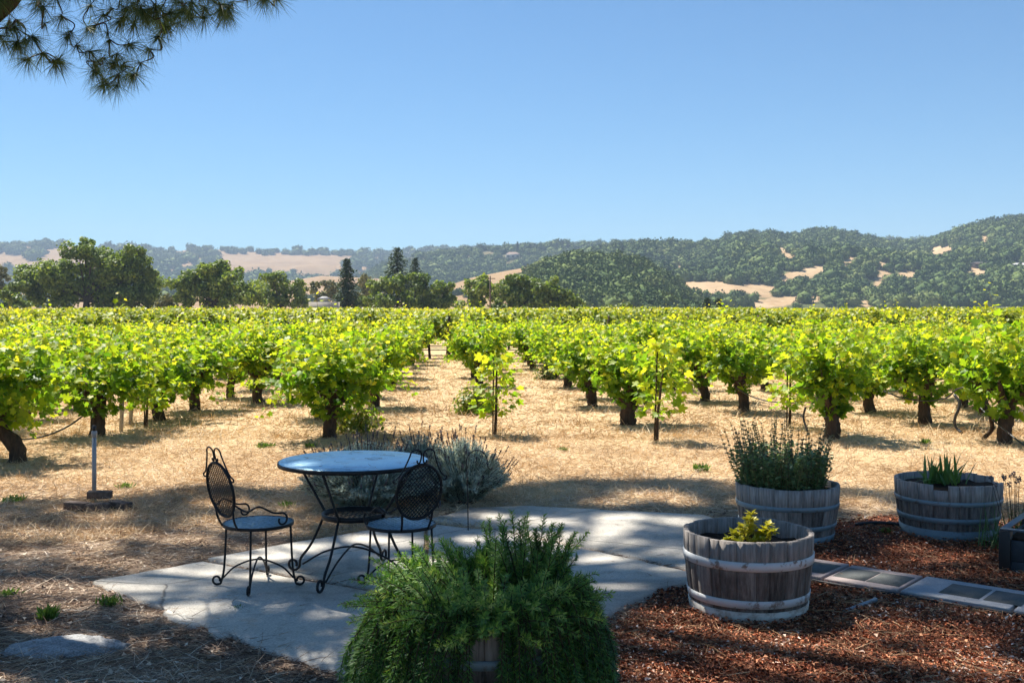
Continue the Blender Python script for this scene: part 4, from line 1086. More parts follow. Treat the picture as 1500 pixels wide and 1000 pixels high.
t = thing('rosemary_bush', 'big trailing rosemary spilling over the front barrel', 'rosemary', (B0[0], B0[1], .38))
lb, sb = MB(), MB()
for i in range(960):
    mode = rng.uniform()
    az = U(0, 2 * math.pi); rr = .30 * math.sqrt(U(0, 1)); o = np.array([rr * math.cos(az), rr * math.sin(az), U(-.01, .03)])
    left = .5 - .5 * math.cos(az)                                         # 1 towards -x
    if mode < .52:                                                         # mound
        az2 = az + rng.normal(0, .5); el = U(.35, 1.25); L = U(.20, .36) * (1 + .25 * left)
        dv = np.array([math.cos(az2) * math.cos(el), math.sin(az2) * math.cos(el), math.sin(el)])
        tt = np.linspace(0, 1, 6); path = o + dv * (L * tt)[:, None] + np.c_[np.zeros(6), np.zeros(6), -.28 * tt ** 2 * L]
        a0 = .42
    elif mode < .57:                                                       # upright shoots, mostly at the back right
        o = np.array([U(.02, .30), U(-.05, .25), .05]); dv = unit(np.array([rng.normal(.12, .22), rng.normal(0, .15), 1.])); L = U(.22, .38)
        tt = np.linspace(0, 1, 6); path = o + dv * (L * tt)[:, None] + np.c_[rng.normal(0, .03) * tt ** 2, np.zeros(6), np.zeros(6)]; a0 = .45
    else:                                                                  # trailing
        d_front = abs((az + math.pi / 2 + math.pi) % (2 * math.pi) - math.pi)
        if d_front < .14: continue
        R0 = .33; out = U(.05, .20) * (1 + .35 * left); drop = U(.18, .44)
        c, s = math.cos(az), math.sin(az); tw = rng.normal(0, .12)
        path = spline([(R0 * .6 * c, R0 * .6 * s, .02), ((R0 + out * .4) * c, (R0 + out * .4) * s, U(.05, .16)), ((R0 + out) * math.cos(az + tw * .5), (R0 + out) * math.sin(az + tw * .5), -drop * .35),
                       ((R0 + out * 1.15) * math.cos(az + tw), (R0 + out * 1.15) * math.sin(az + tw), -drop)], 3); a0 = .33
    L = np.sum(np.linalg.norm(np.diff(path, axis=0), axis=1)); a0 += rng.normal(0, .16)
    tube(sb, path, np.linspace(.0035, .0012, len(path)), 4, a=.5, cap=False)
    sprig_leaves(lb, path, int(L * (640 if .52 <= mode < .57 else 330)), .034, .0058, a0, .16)
lb.build('foliage', M['rosemary_leaf'], t); sb.build('stems', M['twig'], t)

t = thing('gold_shrub', 'small yellow green shrub with tufted shoots in the white hooped barrel', 'shrub', (1.325, 6.02, .35))
lb, sb = MB(), MB()
for i, (ex, ey, ez) in enumerate(((-.10, -.02, .10), (-.125, .03, .06), (-.06, -.06, .14), (0, 0, .20), (.02, .05, .16), (-.02, -.03, .18), (.06, 0, .10), (.10, .02, .14), (.115, -.03, .11), (.05, -.07, .07), (-.04, .06, .10), (0, -.08, .07), (-.08, -.07, .06))):
    e = np.array([ex, ey, ez]); tube(sb, [(ex * .1, ey * .1, -.01), e * [.6, .6, .5], e], [.004, .003, .002], 5)
    for z in (1., .8, .62):
        n = 16; c = e * [z, z, z]; dv = unit(rng.normal(size=(n, 3)) * [1, 1, .5] + [0, 0, .55]); nr = unit(np.cross(np.cross(dv, [0, 0, 1.]), dv) + rng.normal(0, .2, (n, 3)) + [0, 0, .2])
        scatter(lb, DL_V * [.7, 1, 1], DL_F, np.repeat(c[None], n, 0), frames(dv, nr), U(.025, .05, n), np.clip(.25 + .5 * z * ez / .15 + rng.normal(0, .18, n), 0, 1))
lb.build('foliage', M['gold_leaf'], t); sb.build('stems', M['twig'], t)

t = thing('oregano_bush', 'tall herb with many dark budded stalks in the grey barrel behind', 'herb', (B2[0] - .04, B2[1], .34))
lb, sb, fb = MB(), MB(), MB()
for i in range(230):
    az = U(0, 6.28); rr = .30 * math.sqrt(U(0, 1)); o = np.array([rr * math.cos(az), rr * math.sin(az), 0.]); tall = rng.uniform() < .34
    L = U(.34, .56) if tall else U(.14, .33); sp = rr / .30
    dv = unit(np.array([math.cos(az) * .30 * sp - (.06 if tall else 0), math.sin(az) * .30 * sp, 1.])); tt = np.linspace(0, 1, 6)
    path = o + dv * (L * tt)[:, None] + np.c_[rng.normal(0, .03) * tt ** 2, rng.normal(0, .03) * tt ** 2, np.zeros(6)]
    tube(sb, path, np.linspace(.0035, .0015, 6), 4, cap=False)
    n = int(L * (70 if tall else 170)); q = rng.uniform(.1, .62 if tall else 1.05, n); p = o + dv * (L * q)[:, None]; a2 = U(0, 6.28, n)
    d2 = unit(np.c_[np.cos(a2), np.sin(a2), U(.0, .8, n)]); scatter(lb, DL_V * [1.05, 1, 1], DL_F, p + d2 * .012, frames(d2, unit(rng.normal(0, .4, (n, 3)) + [0, 0, 1])), U(.016, .034, n), np.clip(rng.normal(.5, .22, n), 0, 1))
    if tall:
        for z in np.arange(.40, 1.0, .035 / L):
            m = 7; c = o + dv * L * z + np.interp(z, tt, path[:, 0] - (o + dv * (L * tt)[:, None])[:, 0]) * np.array([1, 0, 0]); a2 = U(0, 6.28, m)
            d2 = unit(np.c_[np.cos(a2), np.sin(a2), U(.2, .9, m)]); scatter(fb, DL_V * [1, 1, 2], DL_F, np.repeat(c[None], m, 0), frames(d2, unit(rng.normal(size=(m, 3)))), U(.010, .020, m) * (1.25 - .45 * z), U(0, 1, m))
lb.build('foliage', M['herb_leaf'], t); sb.build('stems', M['cane'], t); fb.build('buds', M['herb_bud'], t)


def straps(name, label, cat, loc, n, L, w, spread, mat, group=None):
    t = thing(name, label, cat, loc, 0, group); mb = MB()
    for i in range(n):
        az = U(0, 6.28); el = U(.45, 1.45); l = L * U(.65, 1.15); o = np.array([rng.normal(0, spread), rng.normal(0, spread * .7), 0.]); dv = np.array([math.cos(az) * math.cos(el), math.sin(az) * math.cos(el), math.sin(el)])
        tt = np.linspace(0, 1, 6); c = o + dv * (l * tt)[:, None] + np.c_[np.zeros(6), np.zeros(6), -.32 * l * tt ** 2 * math.cos(el) * 1.6]
        side = unit(np.cross(dv, [0, 0, 1.])); ww = w * np.array([.8, 1, .95, .8, .5, .04]); up = np.cross(side, dv) * .25
        V = np.stack([c - side * ww[:, None] / 2 + up * ww[:, None] * .6, c, c + side * ww[:, None] / 2 + up * ww[:, None] * .6], 1).reshape(-1, 3)
        mb.add(V, np.array([[3 * k + j, 3 * k + j + 1, 3 * k + j + 4, 3 * k + j + 3] for k in range(5) for j in (0, 1)]), U(0, 1))
    mb.build('leaves', M[mat], t); return t


straps('strap_leaf_plant', 'spiky green strap leaved plant in the right barrel', 'plant', (B3[0] - .05, B3[1] - .02, .35), 44, .30, .026, .07, 'strap_leaf')
q = np.array([3.55, 7.65, 0.])
t = straps('chive_clump', 'grassy chive clump at the right edge behind the grey planter', 'chives', q, 260, .36, .006, .10, 'strap_leaf')
mb, fb = MB(), MB()
for i in range(16):
    e = np.array([rng.normal(-.02, .12), rng.normal(0, .08), U(.40, .56)]); tube(mb, [(e[0] * .3, e[1] * .3, 0), e * [.7, .7, .6], e], .0018, 4)
    u = unit(rng.normal(size=(14, 3))); fb = MB(); scatter(fb, DL_V, DL_F, e + u * .004, frames(u, unit(rng.normal(size=(14, 3)))), np.full(14, .015), U(0, 1, 14)); fb.build('flower_head', M['lavender_flower'], t)
mb.build('stalks', M['twig'], t)


def lavender(label, cx, cy, rx, ry, h, n):
    t = thing('lavender_bush', label, 'lavender', (cx, cy, 0), 0, 'lavender bushes behind the table'); lb, fb, sb = MB(), MB(), MB()
    for i in range(n):
        az = U(0, 6.28); k = math.sqrt(U(0, 1)); el = math.pi / 2 - k * 1.25; dv = np.array([math.cos(az) * math.cos(el), math.sin(az) * math.cos(el), math.sin(el)])
        e = dv * [rx, ry, h] * U(.8, 1.05); e[2] = max(e[2], .06); b = np.array([e[0] * .25, e[1] * .25, 0.]); path = spline([b, (b + e) / 2 + [0, 0, .05], e], 3)
        tube(sb, path, .0022, 4, cap=False); L = np.linalg.norm(e - b)
        sprig_leaves(lb, path, int(46 + 90 * L), .046, .0075, .5, .2, 1.0)
        if rng.uniform() < .24 * (1 - .6 * k) + .02:
            tip = e + unit(dv + [0, 0, .7]) * U(.08, .19); tube(sb, [e, tip], .0016, 4, cap=False); m = 22; f = U(.62, 1.02, m); p = e + (tip - e) * f[:, None]; r = unit(rng.normal(size=(m, 3)))
            scatter(fb, DL_V * [.9, 1, 1], DL_F, p, frames(unit(r + unit(tip - e) * .8), unit(rng.normal(size=(m, 3)))), np.full(m, .012), U(0, 1, m))
    lb.build('foliage', M['lavender_leaf'], t); fb.build('flower_spikes', M['lavender_flower'], t); sb.build('stems', M['twig'], t)


lavender('grey green lavender mound right behind the bistro table', -1.24, 9.15, .60, .44, .56, 800)
lavender('grey green lavender mound right of the table, beside the garden hook', -.42, 9.45, .42, .40, .54, 520)
lavender('taller grey lavender between the two mounds, many flower spikes', -.82, 9.75, .42, .36, .54, 420)

WG = 'green weeds in the straw and litter'
for px, py, h, w, lab in ((161, 888, .10, .05, 'bright green weed tuft in the litter left of the patio corner'), (68, 908, .12, .03, 'thin green grass sprout in the litter at far left'), (10, 872, .06, .05, 'small weed at the left photo edge'),
                          (385, 655, .10, .10, 'broad leaved green weed on sunlit straw left of the table'), (420, 742, .08, .06, 'green weed in shade between chair and table'), (1356, 650, .10, .07, 'round green weed on straw below the slanting trunk vine'),
                          (1028, 690, .12, .07, 'green weed tuft on straw left of the tall herb'), (826, 660, .07, .05, 'low weed patch in the right aisle'), (1298, 780, .06, .04, 'small weed between the two far barrels'), (183, 715, .08, .06, 'weed at the brick pile by the standpipe'),
                          (20, 735, .10, .08, 'grassy weed at the left photo edge by the shade line'), (455, 655, .09, .07, 'weed under the wide gnarled vine'), (350, 895, .05, .05, 'yellowish weed by the left patio edge')):
    q = G(px, py); mb = MB(); n = 110
    dv = unit(np.c_[rng.normal(0, .6, n), rng.normal(0, .6, n), np.ones(n)]); b = np.c_[rng.normal(0, w * .42, n), rng.normal(0, w * .42, n), np.zeros(n)]
    scatter(mb, DL_V * [.22, 1, 1], DL_F, b, frames(dv, unit(rng.normal(0, 1, (n, 3)))), h * .8 * U(.4, 1.1, n), U(0, 1, n)); tag(mb.build('weed', M['grass_green'], loc=q), lab, 'weed', WG)

# ================================================================== paving slabs, planter box, rock, hook
PG = 'paving slabs of the side path'
def paver(u0, u1, label, mat, tiles, w=.45, z=0.0):
    c = PATH0 + PDIR * (u0 + u1) / 2; rz = math.atan2(PDIR[1], PDIR[0]); L = (u1 - u0) - .012
    t = thing('paving_slab', label, 'paving slab', (c[0], c[1], 0), rz, PG)
    mb = MB(); box(mb, (0, 0, .012 + z), (L, w, .056)); o = mb.build('slab', M[mat], t); bevel_obj(o, .006)
    for x, y, a, b in tiles:
        mb = MB(); box(mb, (x, y, .0405 + z), (a, b, .004)); mb.build('inset_tile', M['dark_tile'], t)


paver(-.90, -.44, 'pink bordered paving slab hidden mostly behind the white hooped barrel', 'pink_paver', [(-.105, 0, .2, .27), (.105, 0, .2, .27)])
paver(-.43, .03, 'second pink bordered paving slab, just right of the white hooped barrel', 'pink_paver', [(-.105, 0, .2, .27), (.105, 0, .2, .27)], z=.003)
paver(.04, .50, 'pink bordered paving slab with two dark tiles, third from the barrel', 'pink_paver', [(-.105, .0, .2, .27), (.105, 0, .2, .27)])
paver(.51, 1.12, 'grey paving slab with two dark square tiles beside the planter box', 'grey_paver', [(.0, .0, .225, .26), (.235, 0, .2, .26)], z=.002)
paver(1.13, 1.74, 'grey paving slab running out of the right photo edge', 'grey_paver', [(.05, 0, .225, .26), (.28, 0, .2, .26)])
p = [PATH0 + PDIR * u - PNRM * (.25 + .012 * math.sin(u * 9)) for u in np.linspace(-.55, 1.8, 14)]
mb = MB(); c = np.array([*p[0], .0]); tube(mb, spline([np.array([*q, .022]) - c for q in p], 3), .011, 8)
tag(mb.build('drip_hose', M['hose'], loc=c, smooth=True), 'black drip hose lying along the near edge of the paving slabs', 'hose')
c = G(1282, 772, .01); mb = MB(); tube(mb, spline([(-.14, .05, .012), (0, .03, .03), (.16, -.02, .03), (.26, -.12, .01)], 6), .013, 8)
tag(mb.build('drip_hose', M['hose'], loc=c, smooth=True), 'short black hose end poking from the mulch left of the right barrel', 'hose')
c = G(1240, 893, .0); mb = MB(); tube(mb, [(-.03, -.06, .01), (.21, .13, .024)], .012, 10)
tag(mb.build('pipe_offcut', M['pvc'], loc=c, smooth=True), 'short grey pipe lying in the mulch by the slab edge', 'pipe')

e1, e2 = unit(np.array([.80, -.60])), unit(np.array([.60, .80])); k0 = np.array([3.15, 6.97]); rz = math.atan2(e1[1], e1[0])
c = k0 + e1 * .65 + e2 * .35; t = thing('planter_box', 'dark grey raised planter box cut by the right photo edge', 'planter box', (c[0], c[1], 0), rz)
for nm, cc, s in (('front_panel', (0, -.335, .145), (1.24, .025, .13)), ('front_panel', (0, -.335, .07 - .065), (1.24, .025, .145)), ('back_panel', (0, .335, .10), (1.24, .025, .235)), ('end_panel', (-.635, 0, .10), (.025, .64, .235)), ('end_panel', (.635, 0, .10), (.025, .64, .235))):
    mb = MB(); box(mb, cc, s); bevel_obj(mb.build(nm, M['composite'], t), .003)
for x in (-1, 1):
    for y in (-1, 1):
        mb = MB(); box(mb, (x * .635, y * .335, .125), (.07, .07, .29)); bevel_obj(mb.build('corner_post', M['composite_dark'], t), .005)
for cc, s in (((0, -.335, .277), (1.33, .045, .012)), ((0, .335, .277), (1.33, .045, .012)), ((-.643, 0, .2775), (.045, .62, .0115)), ((.643, 0, .2775), (.045, .62, .0115))):
    mb = MB(); box(mb, cc, s); bevel_obj(mb.build('rim', M['composite_rim'], t), .003)
mb = MB(); box(mb, (0, 0, .12), (1.24, .64, .2)); mb.build('soil', M['soil'], t)

c = G(100, 950); b = bmesh.new(); bmesh.ops.create_icosphere(b, subdivisions=4, radius=1.); V = np.array([v.co[:] for v in b.verts]); Fc = np.array([[v.index for v in f.verts] for f in b.faces]); b.free()
V = V * (1 + .35 * (vnoise(V[:, 0] * 1.7, V[:, 1] * 1.7, 3) - .5) + .16 * (vnoise(V[:, 0] * 6, V[:, 1] * 6 + V[:, 2] * 5, 4) - .5))[:, None] * [.33, .16, .055]; V[:, 2] = np.minimum(V[:, 2], .038 + .012 * vnoise(V[:, 0] * 30, V[:, 1] * 30, 2))
mb = MB(); mb.add(V, Fc); tag(mb.build('flat_rock', M['rock'], loc=(c[0], c[1], -.004), smooth=False), 'flat grey lichen rock half sunk in the litter at bottom left', 'rock')

c = G(686, 782); mb = MB()
tube(mb, np.r_[[(0, 0, -.06), (-.004, 0, .25), (-.012, 0, .53)], [(.065 - .077 * math.cos(a), 0, .545 + .085 * math.sin(a)) for a in np.linspace(.1, math.pi * 1.05, 12)], [(.148, 0, .50), (.165, 0, .485), (.178, 0, .50)]], .004, 8)
tag(mb.build('garden_hook', M['iron'], loc=c, smooth=True), 'thin black garden hook with a curved top standing by the lavender', 'garden hook')


# ================================================================== bistro table and chairs
def spiral(c, r, a0, turns, axis_x, n=18, shrink=.45):
    """flat scroll in the plane of axis_x and z, starting at angle a0"""
    ax = np.asarray(axis_x, float); out = []
    for i in range(n):
        f = i / (n - 1); a = a0 + turns * 2 * math.pi * f; q = r * (1 - shrink * f)
        out.append(np.asarray(c) + ax * q * math.cos(a) + np.array([0, 0, q * math.sin(a)]))
    return np.array(out)


def scroll_leg(mb, top, foot_in, out_dir, r=.0065, rs=.028):
    """rod from top to the floor, sweeping outward into an upturned scroll"""
    o = np.array([*out_dir, 0.]); f = np.asarray(foot_in, float)
    c = f + o * (rs * 1.55) + [0, 0, rs + r]
    sp = spiral(c, rs, -math.pi / 2, .82, o, 16, .35)
    pts = np.concatenate([spline([top, top * .45 + f * .55 + [0, 0, .02], f + [0, 0, .09], f + o * .012 + [0, 0, .035], sp[0] - o * .022 + [0, 0, .004]], 5), sp])
    tube(mb, pts, r, 8)


def lattice(mb, rx, ry, n, wdt, th, z=0.0, ang=.55):
    """expanded metal: two families of slanted strips clipped to an ellipse, in the local XY plane"""
    for s in (1, -1):
        dv = np.array([math.cos(ang) * s, math.sin(ang)]); nv = np.array([-dv[1], dv[0]])
        ext = math.hypot(rx * nv[0], ry * nv[1])
        for k in np.linspace(-ext, ext, n + 2)[1:-1]:
            A = (dv[0] / rx) ** 2 + (dv[1] / ry) ** 2; B = 2 * k * (nv[0] * dv[0] / rx ** 2 + nv[1] * dv[1] / ry ** 2); C_ = (k * nv[0] / rx) ** 2 + (k * nv[1] / ry) ** 2 - 1
            D = B * B - 4 * A * C_
            if D <= 0: continue
            t0, t1 = (-B - math.sqrt(D)) / (2 * A), (-B + math.sqrt(D)) / (2 * A); c = nv * k + dv * (t0 + t1) / 2
            x, y, zz = (t1 - t0) / 2, wdt / 2, th / 2
            V = np.array([[-x, -y, -zz], [x, -y, -zz], [x, y, -zz], [-x, y, -zz], [-x, -y, zz], [x, -y, zz], [x, y, zz], [-x, y, zz]])
            V = np.c_[V[:, 0] * dv[0] + V[:, 1] * nv[0] + c[0], V[:, 0] * dv[1] + V[:, 1] * nv[1] + c[1], V[:, 2] + z + s * th * .35]
            mb.add(V, BOXF)


def chair(label, loc, rz):
    """front is +y"""
    t = thing('bistro_chair', label, 'chair', loc, rz, 'black wrought iron bistro chairs'); Z = .379; R = .205; I = M['iron']
    mb = MB(); lattice(mb, R, R, 14, .0085, .004, Z, .62); mb.build('seat', M['seat_sky_sheen'], t)
    a = np.linspace(0, 2 * math.pi, 49); mb = MB(); lathe(mb, [(R - .004, Z - .013), (R + .005, Z - .013), (R + .006, Z + .004), (R - .004, Z + .005), (R - .004, Z - .013)], 56); mb.build('seat_rim', I, t)
    for k in range(4):
        b = math.pi / 4 + k * math.pi / 2; o = (math.cos(b), math.sin(b)); mb = MB()
        scroll_leg(mb, np.array([o[0] * (R - .012), o[1] * (R - .012), Z - .01]), (o[0] * (R + .004), o[1] * (R + .004), 0), o, .0068, .027); mb.build('leg', I, t, True)
    for k in range(2):
        b = math.pi / 4 + k * math.pi / 2; mb = MB(); f = np.array([math.cos(b), math.sin(b)]) * (R + .01)
        tube(mb, spline([(-f[0], -f[1], .045), (-f[0] * .62, -f[1] * .62, .118), (0, 0, .158 + .009 * k), (f[0] * .62, f[1] * .62, .118), (f[0], f[1], .045)], 7), .0055, 7); mb.build('arch_brace', I, t, True)
    # back: oval tilted backwards
    tilt = .20; ox, oz = .142, .165; C0 = np.array([0, -R - .05, Z + .228])
    ex, ez = np.array([1., 0, 0]), np.array([0, -math.sin(tilt), math.cos(tilt)])
    def on(x, z, dy=0.): return C0 + ex * x + ez * z + np.array([0, dy, 0])
    lt = MB(); lattice(lt, ox - .004, oz - .004, 17, .0042, .0035, 0, .82); W = MB()
    V = np.concatenate(lt.v); nb = np.cross(ex, ez); V2 = C0 + V[:, :1] * ex + V[:, 1:2] * ez + V[:, 2:3] * nb
    W.add(V2, np.concatenate(lt.f[4])); W.build('backrest', I, t)
    mb = MB(); tube(mb, np.array([on(ox * math.cos(q), oz * math.sin(q)) for q in np.linspace(0, 2 * math.pi, 41)]), .0085, 8, cap=False); mb.build('back_frame', I, t, True)
    for s in (-1, 1):
        mb = MB(); tube(mb, spline([(s * .085, -R + .012, Z - .005), (s * .092, -R - .015, Z + .05), on(s * .098, -.125)], 5), .0065, 7); mb.build('back_upright', I, t, True)
        # ear scroll: curl on the shoulder, loop over the top, curl at the middle
        mb = MB(); sh = spiral((0, 0, 0), .014, 0, .9, (1, 0, 0), 10, .3)
        path = [on(s * (.158 + .012 * math.cos(q)), .075 + .012 * math.sin(q)) for q in np.linspace(-2.4, 1.8, 8)] + [on(s * .128, .112), on(s * .098, .170), on(s * .078, .222)]
        path += [on(s * (.042 + .036 * math.cos(q)), .222 + .034 * math.sin(q)) for q in np.linspace(.3, math.pi, 8)] + [on(s * .008, .195), on(s * .014, .176), on(s * .028, .178), on(s * .030, .192)]
        tube(mb, spline(path, 3), .0048, 7); mb.build('ear_scroll', I, t, True)
        # arm: from the oval's lower side sweeping forward to a scroll on the seat rim
        mb = MB(); c = np.array([s * (R + .004), .03, Z + .042]); yy = np.array([0, 1., 0])
        sp = np.array([c + np.array([0, .040 * (1 - .5 * f) * math.cos(q), .040 * (1 - .5 * f) * math.sin(q)]) for f, q in zip(np.linspace(0, 1, 16), np.linspace(math.pi * .45, -math.pi * 1.15, 16))])
        tube(mb, np.concatenate([spline([on(s * .125, -.08), on(s * .165, -.12, .05), (s * .20, -.12, Z + .135), (s * (R + .004), -.03, Z + .09), sp[0]], 5)[:-1], sp]), .006, 7); mb.build('arm', I, t, True)
    return t


TC = np.array([-.985, 6.76])
t = thing('bistro_table', 'round black wrought iron table with a blue sheen on the patio', 'table', (TC[0], TC[1], .026))
TZ = .725
mb = MB(); lathe(mb, [(.001, TZ), (.2, TZ + .001), (.452, TZ), (.459, TZ - .004), (.459, TZ - .026), (.452, TZ - .028), (.2, TZ - .012), (.001, TZ - .012)], 96); mb.build('tabletop', M['table'], t, False)
mb = MB(); lathe(mb, [(.4595, TZ - .028), (.466, TZ - .026), (.467, TZ - .010), (.4625, TZ - .003), (.4595, TZ - .006)], 96); mb.build('table_rim', M['iron'], t, True)
RZ_, RR = .385, .195
mb = MB(); lathe(mb, [(RR - .004, RZ_ - .016), (RR + .004, RZ_ - .016), (RR + .004, RZ_ + .016), (RR - .004, RZ_ + .016), (RR - .004, RZ_ - .016)], 64); mb.build('shelf_ring', M['iron'], t, True)
mb = MB(); lattice(mb, RR - .004, RR - .004, 9, .003, .003, RZ_ - .008, .7); mb.build('shelf_mesh', M['iron'], t)
for k in range(4):
    b = math.radians(161 + 90 * k); o = np.array([math.cos(b), math.sin(b)]); mb = MB()
    tube(mb, [np.array([*(o * .405), TZ - .02]), np.array([*(o * (RR + .009)), RZ_ + .012]), np.array([*(o * (RR + .009)), RZ_ - .012])], .0085, 8)
    scroll_leg(mb, np.array([*(o * (RR + .009)), RZ_ - .012]), (*(o * .372), 0), o, .0085, .036); mb.build('leg', M['iron'], t, True)
for k in range(2):
    b = math.radians(161 + 90 * k); f = np.array([math.cos(b), math.sin(b)]) * .36; mb = MB()
    tube(mb, spline([(-f[0], -f[1], .05), (-f[0] * .55, -f[1] * .55, .142), (0, 0, .185 + .012 * k), (f[0] * .55, f[1] * .55, .142), (f[0], f[1], .05)], 7), .0062, 7); mb.build('arch_brace', M['iron'], t, True)

chair('bistro chair left of the table, seen from the side on the slab corner', (-1.53, 6.55, .024), math.atan2(.70, .70) - math.pi / 2)
chair('bistro chair right of the table, its mesh back towards us behind the rosemary', (-.665, 6.50, .026), math.atan2(.86, -.50) - math.pi / 2)


# ================================================================== pine tree over the patio
PT = np.array([-5.6, 7.4, 0.]); pine = thing('pine_tree', 'tall pine with needle boughs hanging into the top left corner', 'pine tree', PT)
tb, nb, cb = MB(), MB(), MB()
trunk = spline([PT + [0, 0, -.3], PT + [.1, .1, 1.2], P(-150, 165, 7.2), P(-52, 14, 7.1), P(22, -62, 7.1), P(60, -190, 7.6), P(0, -420, 8.6)], 6)
tube(tb, trunk, np.interp(np.linspace(0, 1, len(trunk)), [0, .1, .3, .6, 1], [.42, .30, .24, .19, .14]), 14, wob=.08)


def tuft(mb, c, d, n, L, w, sp=.75):
    dv = unit(d + rng.normal(0, sp, (n, 3))); base = c + dv * .008
    blades(mb, base, dv, L * U(.75, 1.15, n), np.full(n, w), np.c_[np.zeros(n), np.zeros(n), U(-.16, -.02, n)], np.clip(rng.normal(.45, .25, n), 0, 1))


# visible hanging bough: tufts placed under the photo's outline, twigs grown from the top down
bound = np.array([(0, 62), (18, 82), (40, 98), (62, 92), (80, 108), (100, 88), (118, 100), (138, 128), (160, 138), (182, 132), (204, 120), (220, 98), (236, 66), (250, 44), (290, 34), (322, 38), (346, 22), (356, -6), (388, 8), (420, 2), (440, -16)], float)
named = [(40, 86), (24, 62), (62, 78), (80, 92), (48, 54), (112, 66), (100, 52), (138, 104), (152, 118), (172, 124), (196, 108), (206, 92), (218, 72), (232, 54), (178, 96), (150, 84), (90, 24), (66, 34), (300, 24), (330, 20), (280, 26), (262, 34), (405, -2), (384, -4), (190, 64), (128, 40), (240, 36), (160, 58)]
pts = [(x, y, U(6.7, 7.7)) for x, y in named]
while len(pts) < 235:
    x, y = U(-20, 440), U(-150, 130); lim = np.interp(x, bound[:, 0], bound[:, 1]) - 8
    if y > lim: continue
    dens = .30 if x < 130 else (.34 if y > 40 else .95)
    if y < 0: dens = .6
    if rng.uniform() < dens: pts.append((x, y, U(6.6, 8.2)))
pts.sort(key=lambda q: q[1]); nodes = [(x, -175., 7.3) for x in range(60, 480, 60)]
roots = list(nodes)
for (x, y, d) in pts:
    best = min(nodes, key=lambda q: abs(q[0] - x) * 1.0 + max(0, y - q[1]) * .9 + (1e4 if q[1] > y - 6 else 0) + abs(q[2] - d) * 15)
    A, B = P(*best), P(x, y, d); mid = (A + B) / 2 + rng.normal(0, .03, 3) + [0, 0, -.03 * np.linalg.norm((A - B)[:2])]
    L = np.linalg.norm(A - B); tube(tb, spline([A, mid, B], 4), np.linspace(min(.0035 + .005 * L, .012), .0028, 9), 5, cap=False)
    dv = unit((B - mid) + [0, 0, -.25 * L]); tuft(nb, B, dv * .8, 74, .150, .0026, .58)
    for f_ in (.5, .8):
        if rng.uniform() < .4: tuft(nb, B * f_ + mid * (1 - f_), dv, 34, .125, .0026, .6)
    nodes.append((x, y, d))
for (x, y, d) in roots:
    e = trunk[-8]; A = P(x, y, d); tube(tb, spline([e, (e + A) / 2 + [0, 0, .15], A], 5), np.linspace(.05, .012, 11), 7)

# crown high above the patio, out of frame: boughs with gaps that let the sun patches through
edge_px = np.array([(-400, 752), (-100, 744), (0, 740), (80, 728), (160, 736), (230, 718), (300, 712), (420, 716), (500, 705), (600, 700), (700, 713), (800, 704), (900, 702), (1000, 700), (1060, 706), (1130, 716), (1250, 714), (1350, 722), (1450, 736), (1600, 745), (1900, 760)], float)
patches = [(42, 784, 46, 8), (143, 793, 34, 6), (120, 807, 50, 6), (8, 815, 36, 6), (50, 863, 64, 9), (168, 859, 60, 7), (210, 868, 40, 6), (266, 853, 54, 7), (266, 908, 26, 7), (378, 826, 30, 6), (120, 936, 44, 7), (409, 986, 36, 12), (224, 902, 24, 6), (330, 872, 22, 5),
           (436, 809, 44, 8), (503, 798, 32, 7), (553, 795, 70, 8), (508, 854, 36, 6), (388, 848, 24, 6), (470, 975, 44, 8), (580, 830, 40, 7), (858, 790, 36, 6), (894, 793, 50, 7), (921, 800, 34, 6), (873, 832, 44, 6), (906, 874, 54, 8), (870, 853, 30, 6), (905, 778, 50, 6), (924, 762, 30, 5),
           (989, 815, 46, 7), (972, 845, 56, 8), (916, 871, 44, 8), (980, 930, 54, 8), (1157, 948, 84, 13), (1129, 972, 74, 12), (935, 950, 40, 7), (1258, 980, 60, 12), (986, 980, 60, 9), (1284, 829, 34, 5), (1340, 838, 54, 7), (1370, 822, 70, 9), (1420, 832, 40, 5), (1302, 929, 70, 10), (1315, 982, 60, 12),
           (1403, 978, 90, 12), (884, 989, 40, 8), (1230, 826, 34, 4), (1340, 808, 30, 4), (700, 740, 60, 6), (1060, 915, 60, 10), (1200, 920, 60, 9), (1400, 935, 80, 12), (1210, 985, 60, 12), (1060, 985, 50, 10), (300, 955, 44, 8), (30, 930, 50, 8), (190, 960, 40, 8), (90, 890, 50, 8), (20, 985, 50, 10), (250, 990, 40, 8), (1450, 900, 40, 7), (960, 900, 40, 7), (600, 800, 40, 6), (760, 790, 50, 6), (800, 770, 60, 6), (1480, 770, 40, 6), (960, 726, 90, 5), (330, 738, 60, 5), (150, 760, 60, 5), (560, 745, 50, 5), (1280, 745, 50, 5)]
PE = [(G(x, y)[0], G(x, y)[1], w / FPX * G(x, y)[1] * .5 + .14, max(h / (y - HY) * G(x, y)[1] * .5, .05) + .14) for x, y, w, h in patches]
PE += [(-.22, 4.22, .34, .24), (-.40, 4.42, .2, .2), (-.02, 4.35, .2, .2), (1.50, 5.83, .24, .22)]
for _ in range(78):
    y_ = 4.5 * (9.6 / 4.5) ** rng.uniform(); PE.append((U(-.5, .5) * y_ , y_, U(.17, .27), U(.15, .22)))
ncl = 1750; gx = U(-6.2, 6.2, ncl); gy = U(2.9, 11.2, ncl); cz = U(12.0, 17.0, ncl); cr = U(.28, .55, ncl)
eg = np.array([(G(x, y)[0], G(x, y)[1]) for x, y in edge_px]); eg = eg[np.argsort(eg[:, 0])]
loc, cl = [], []
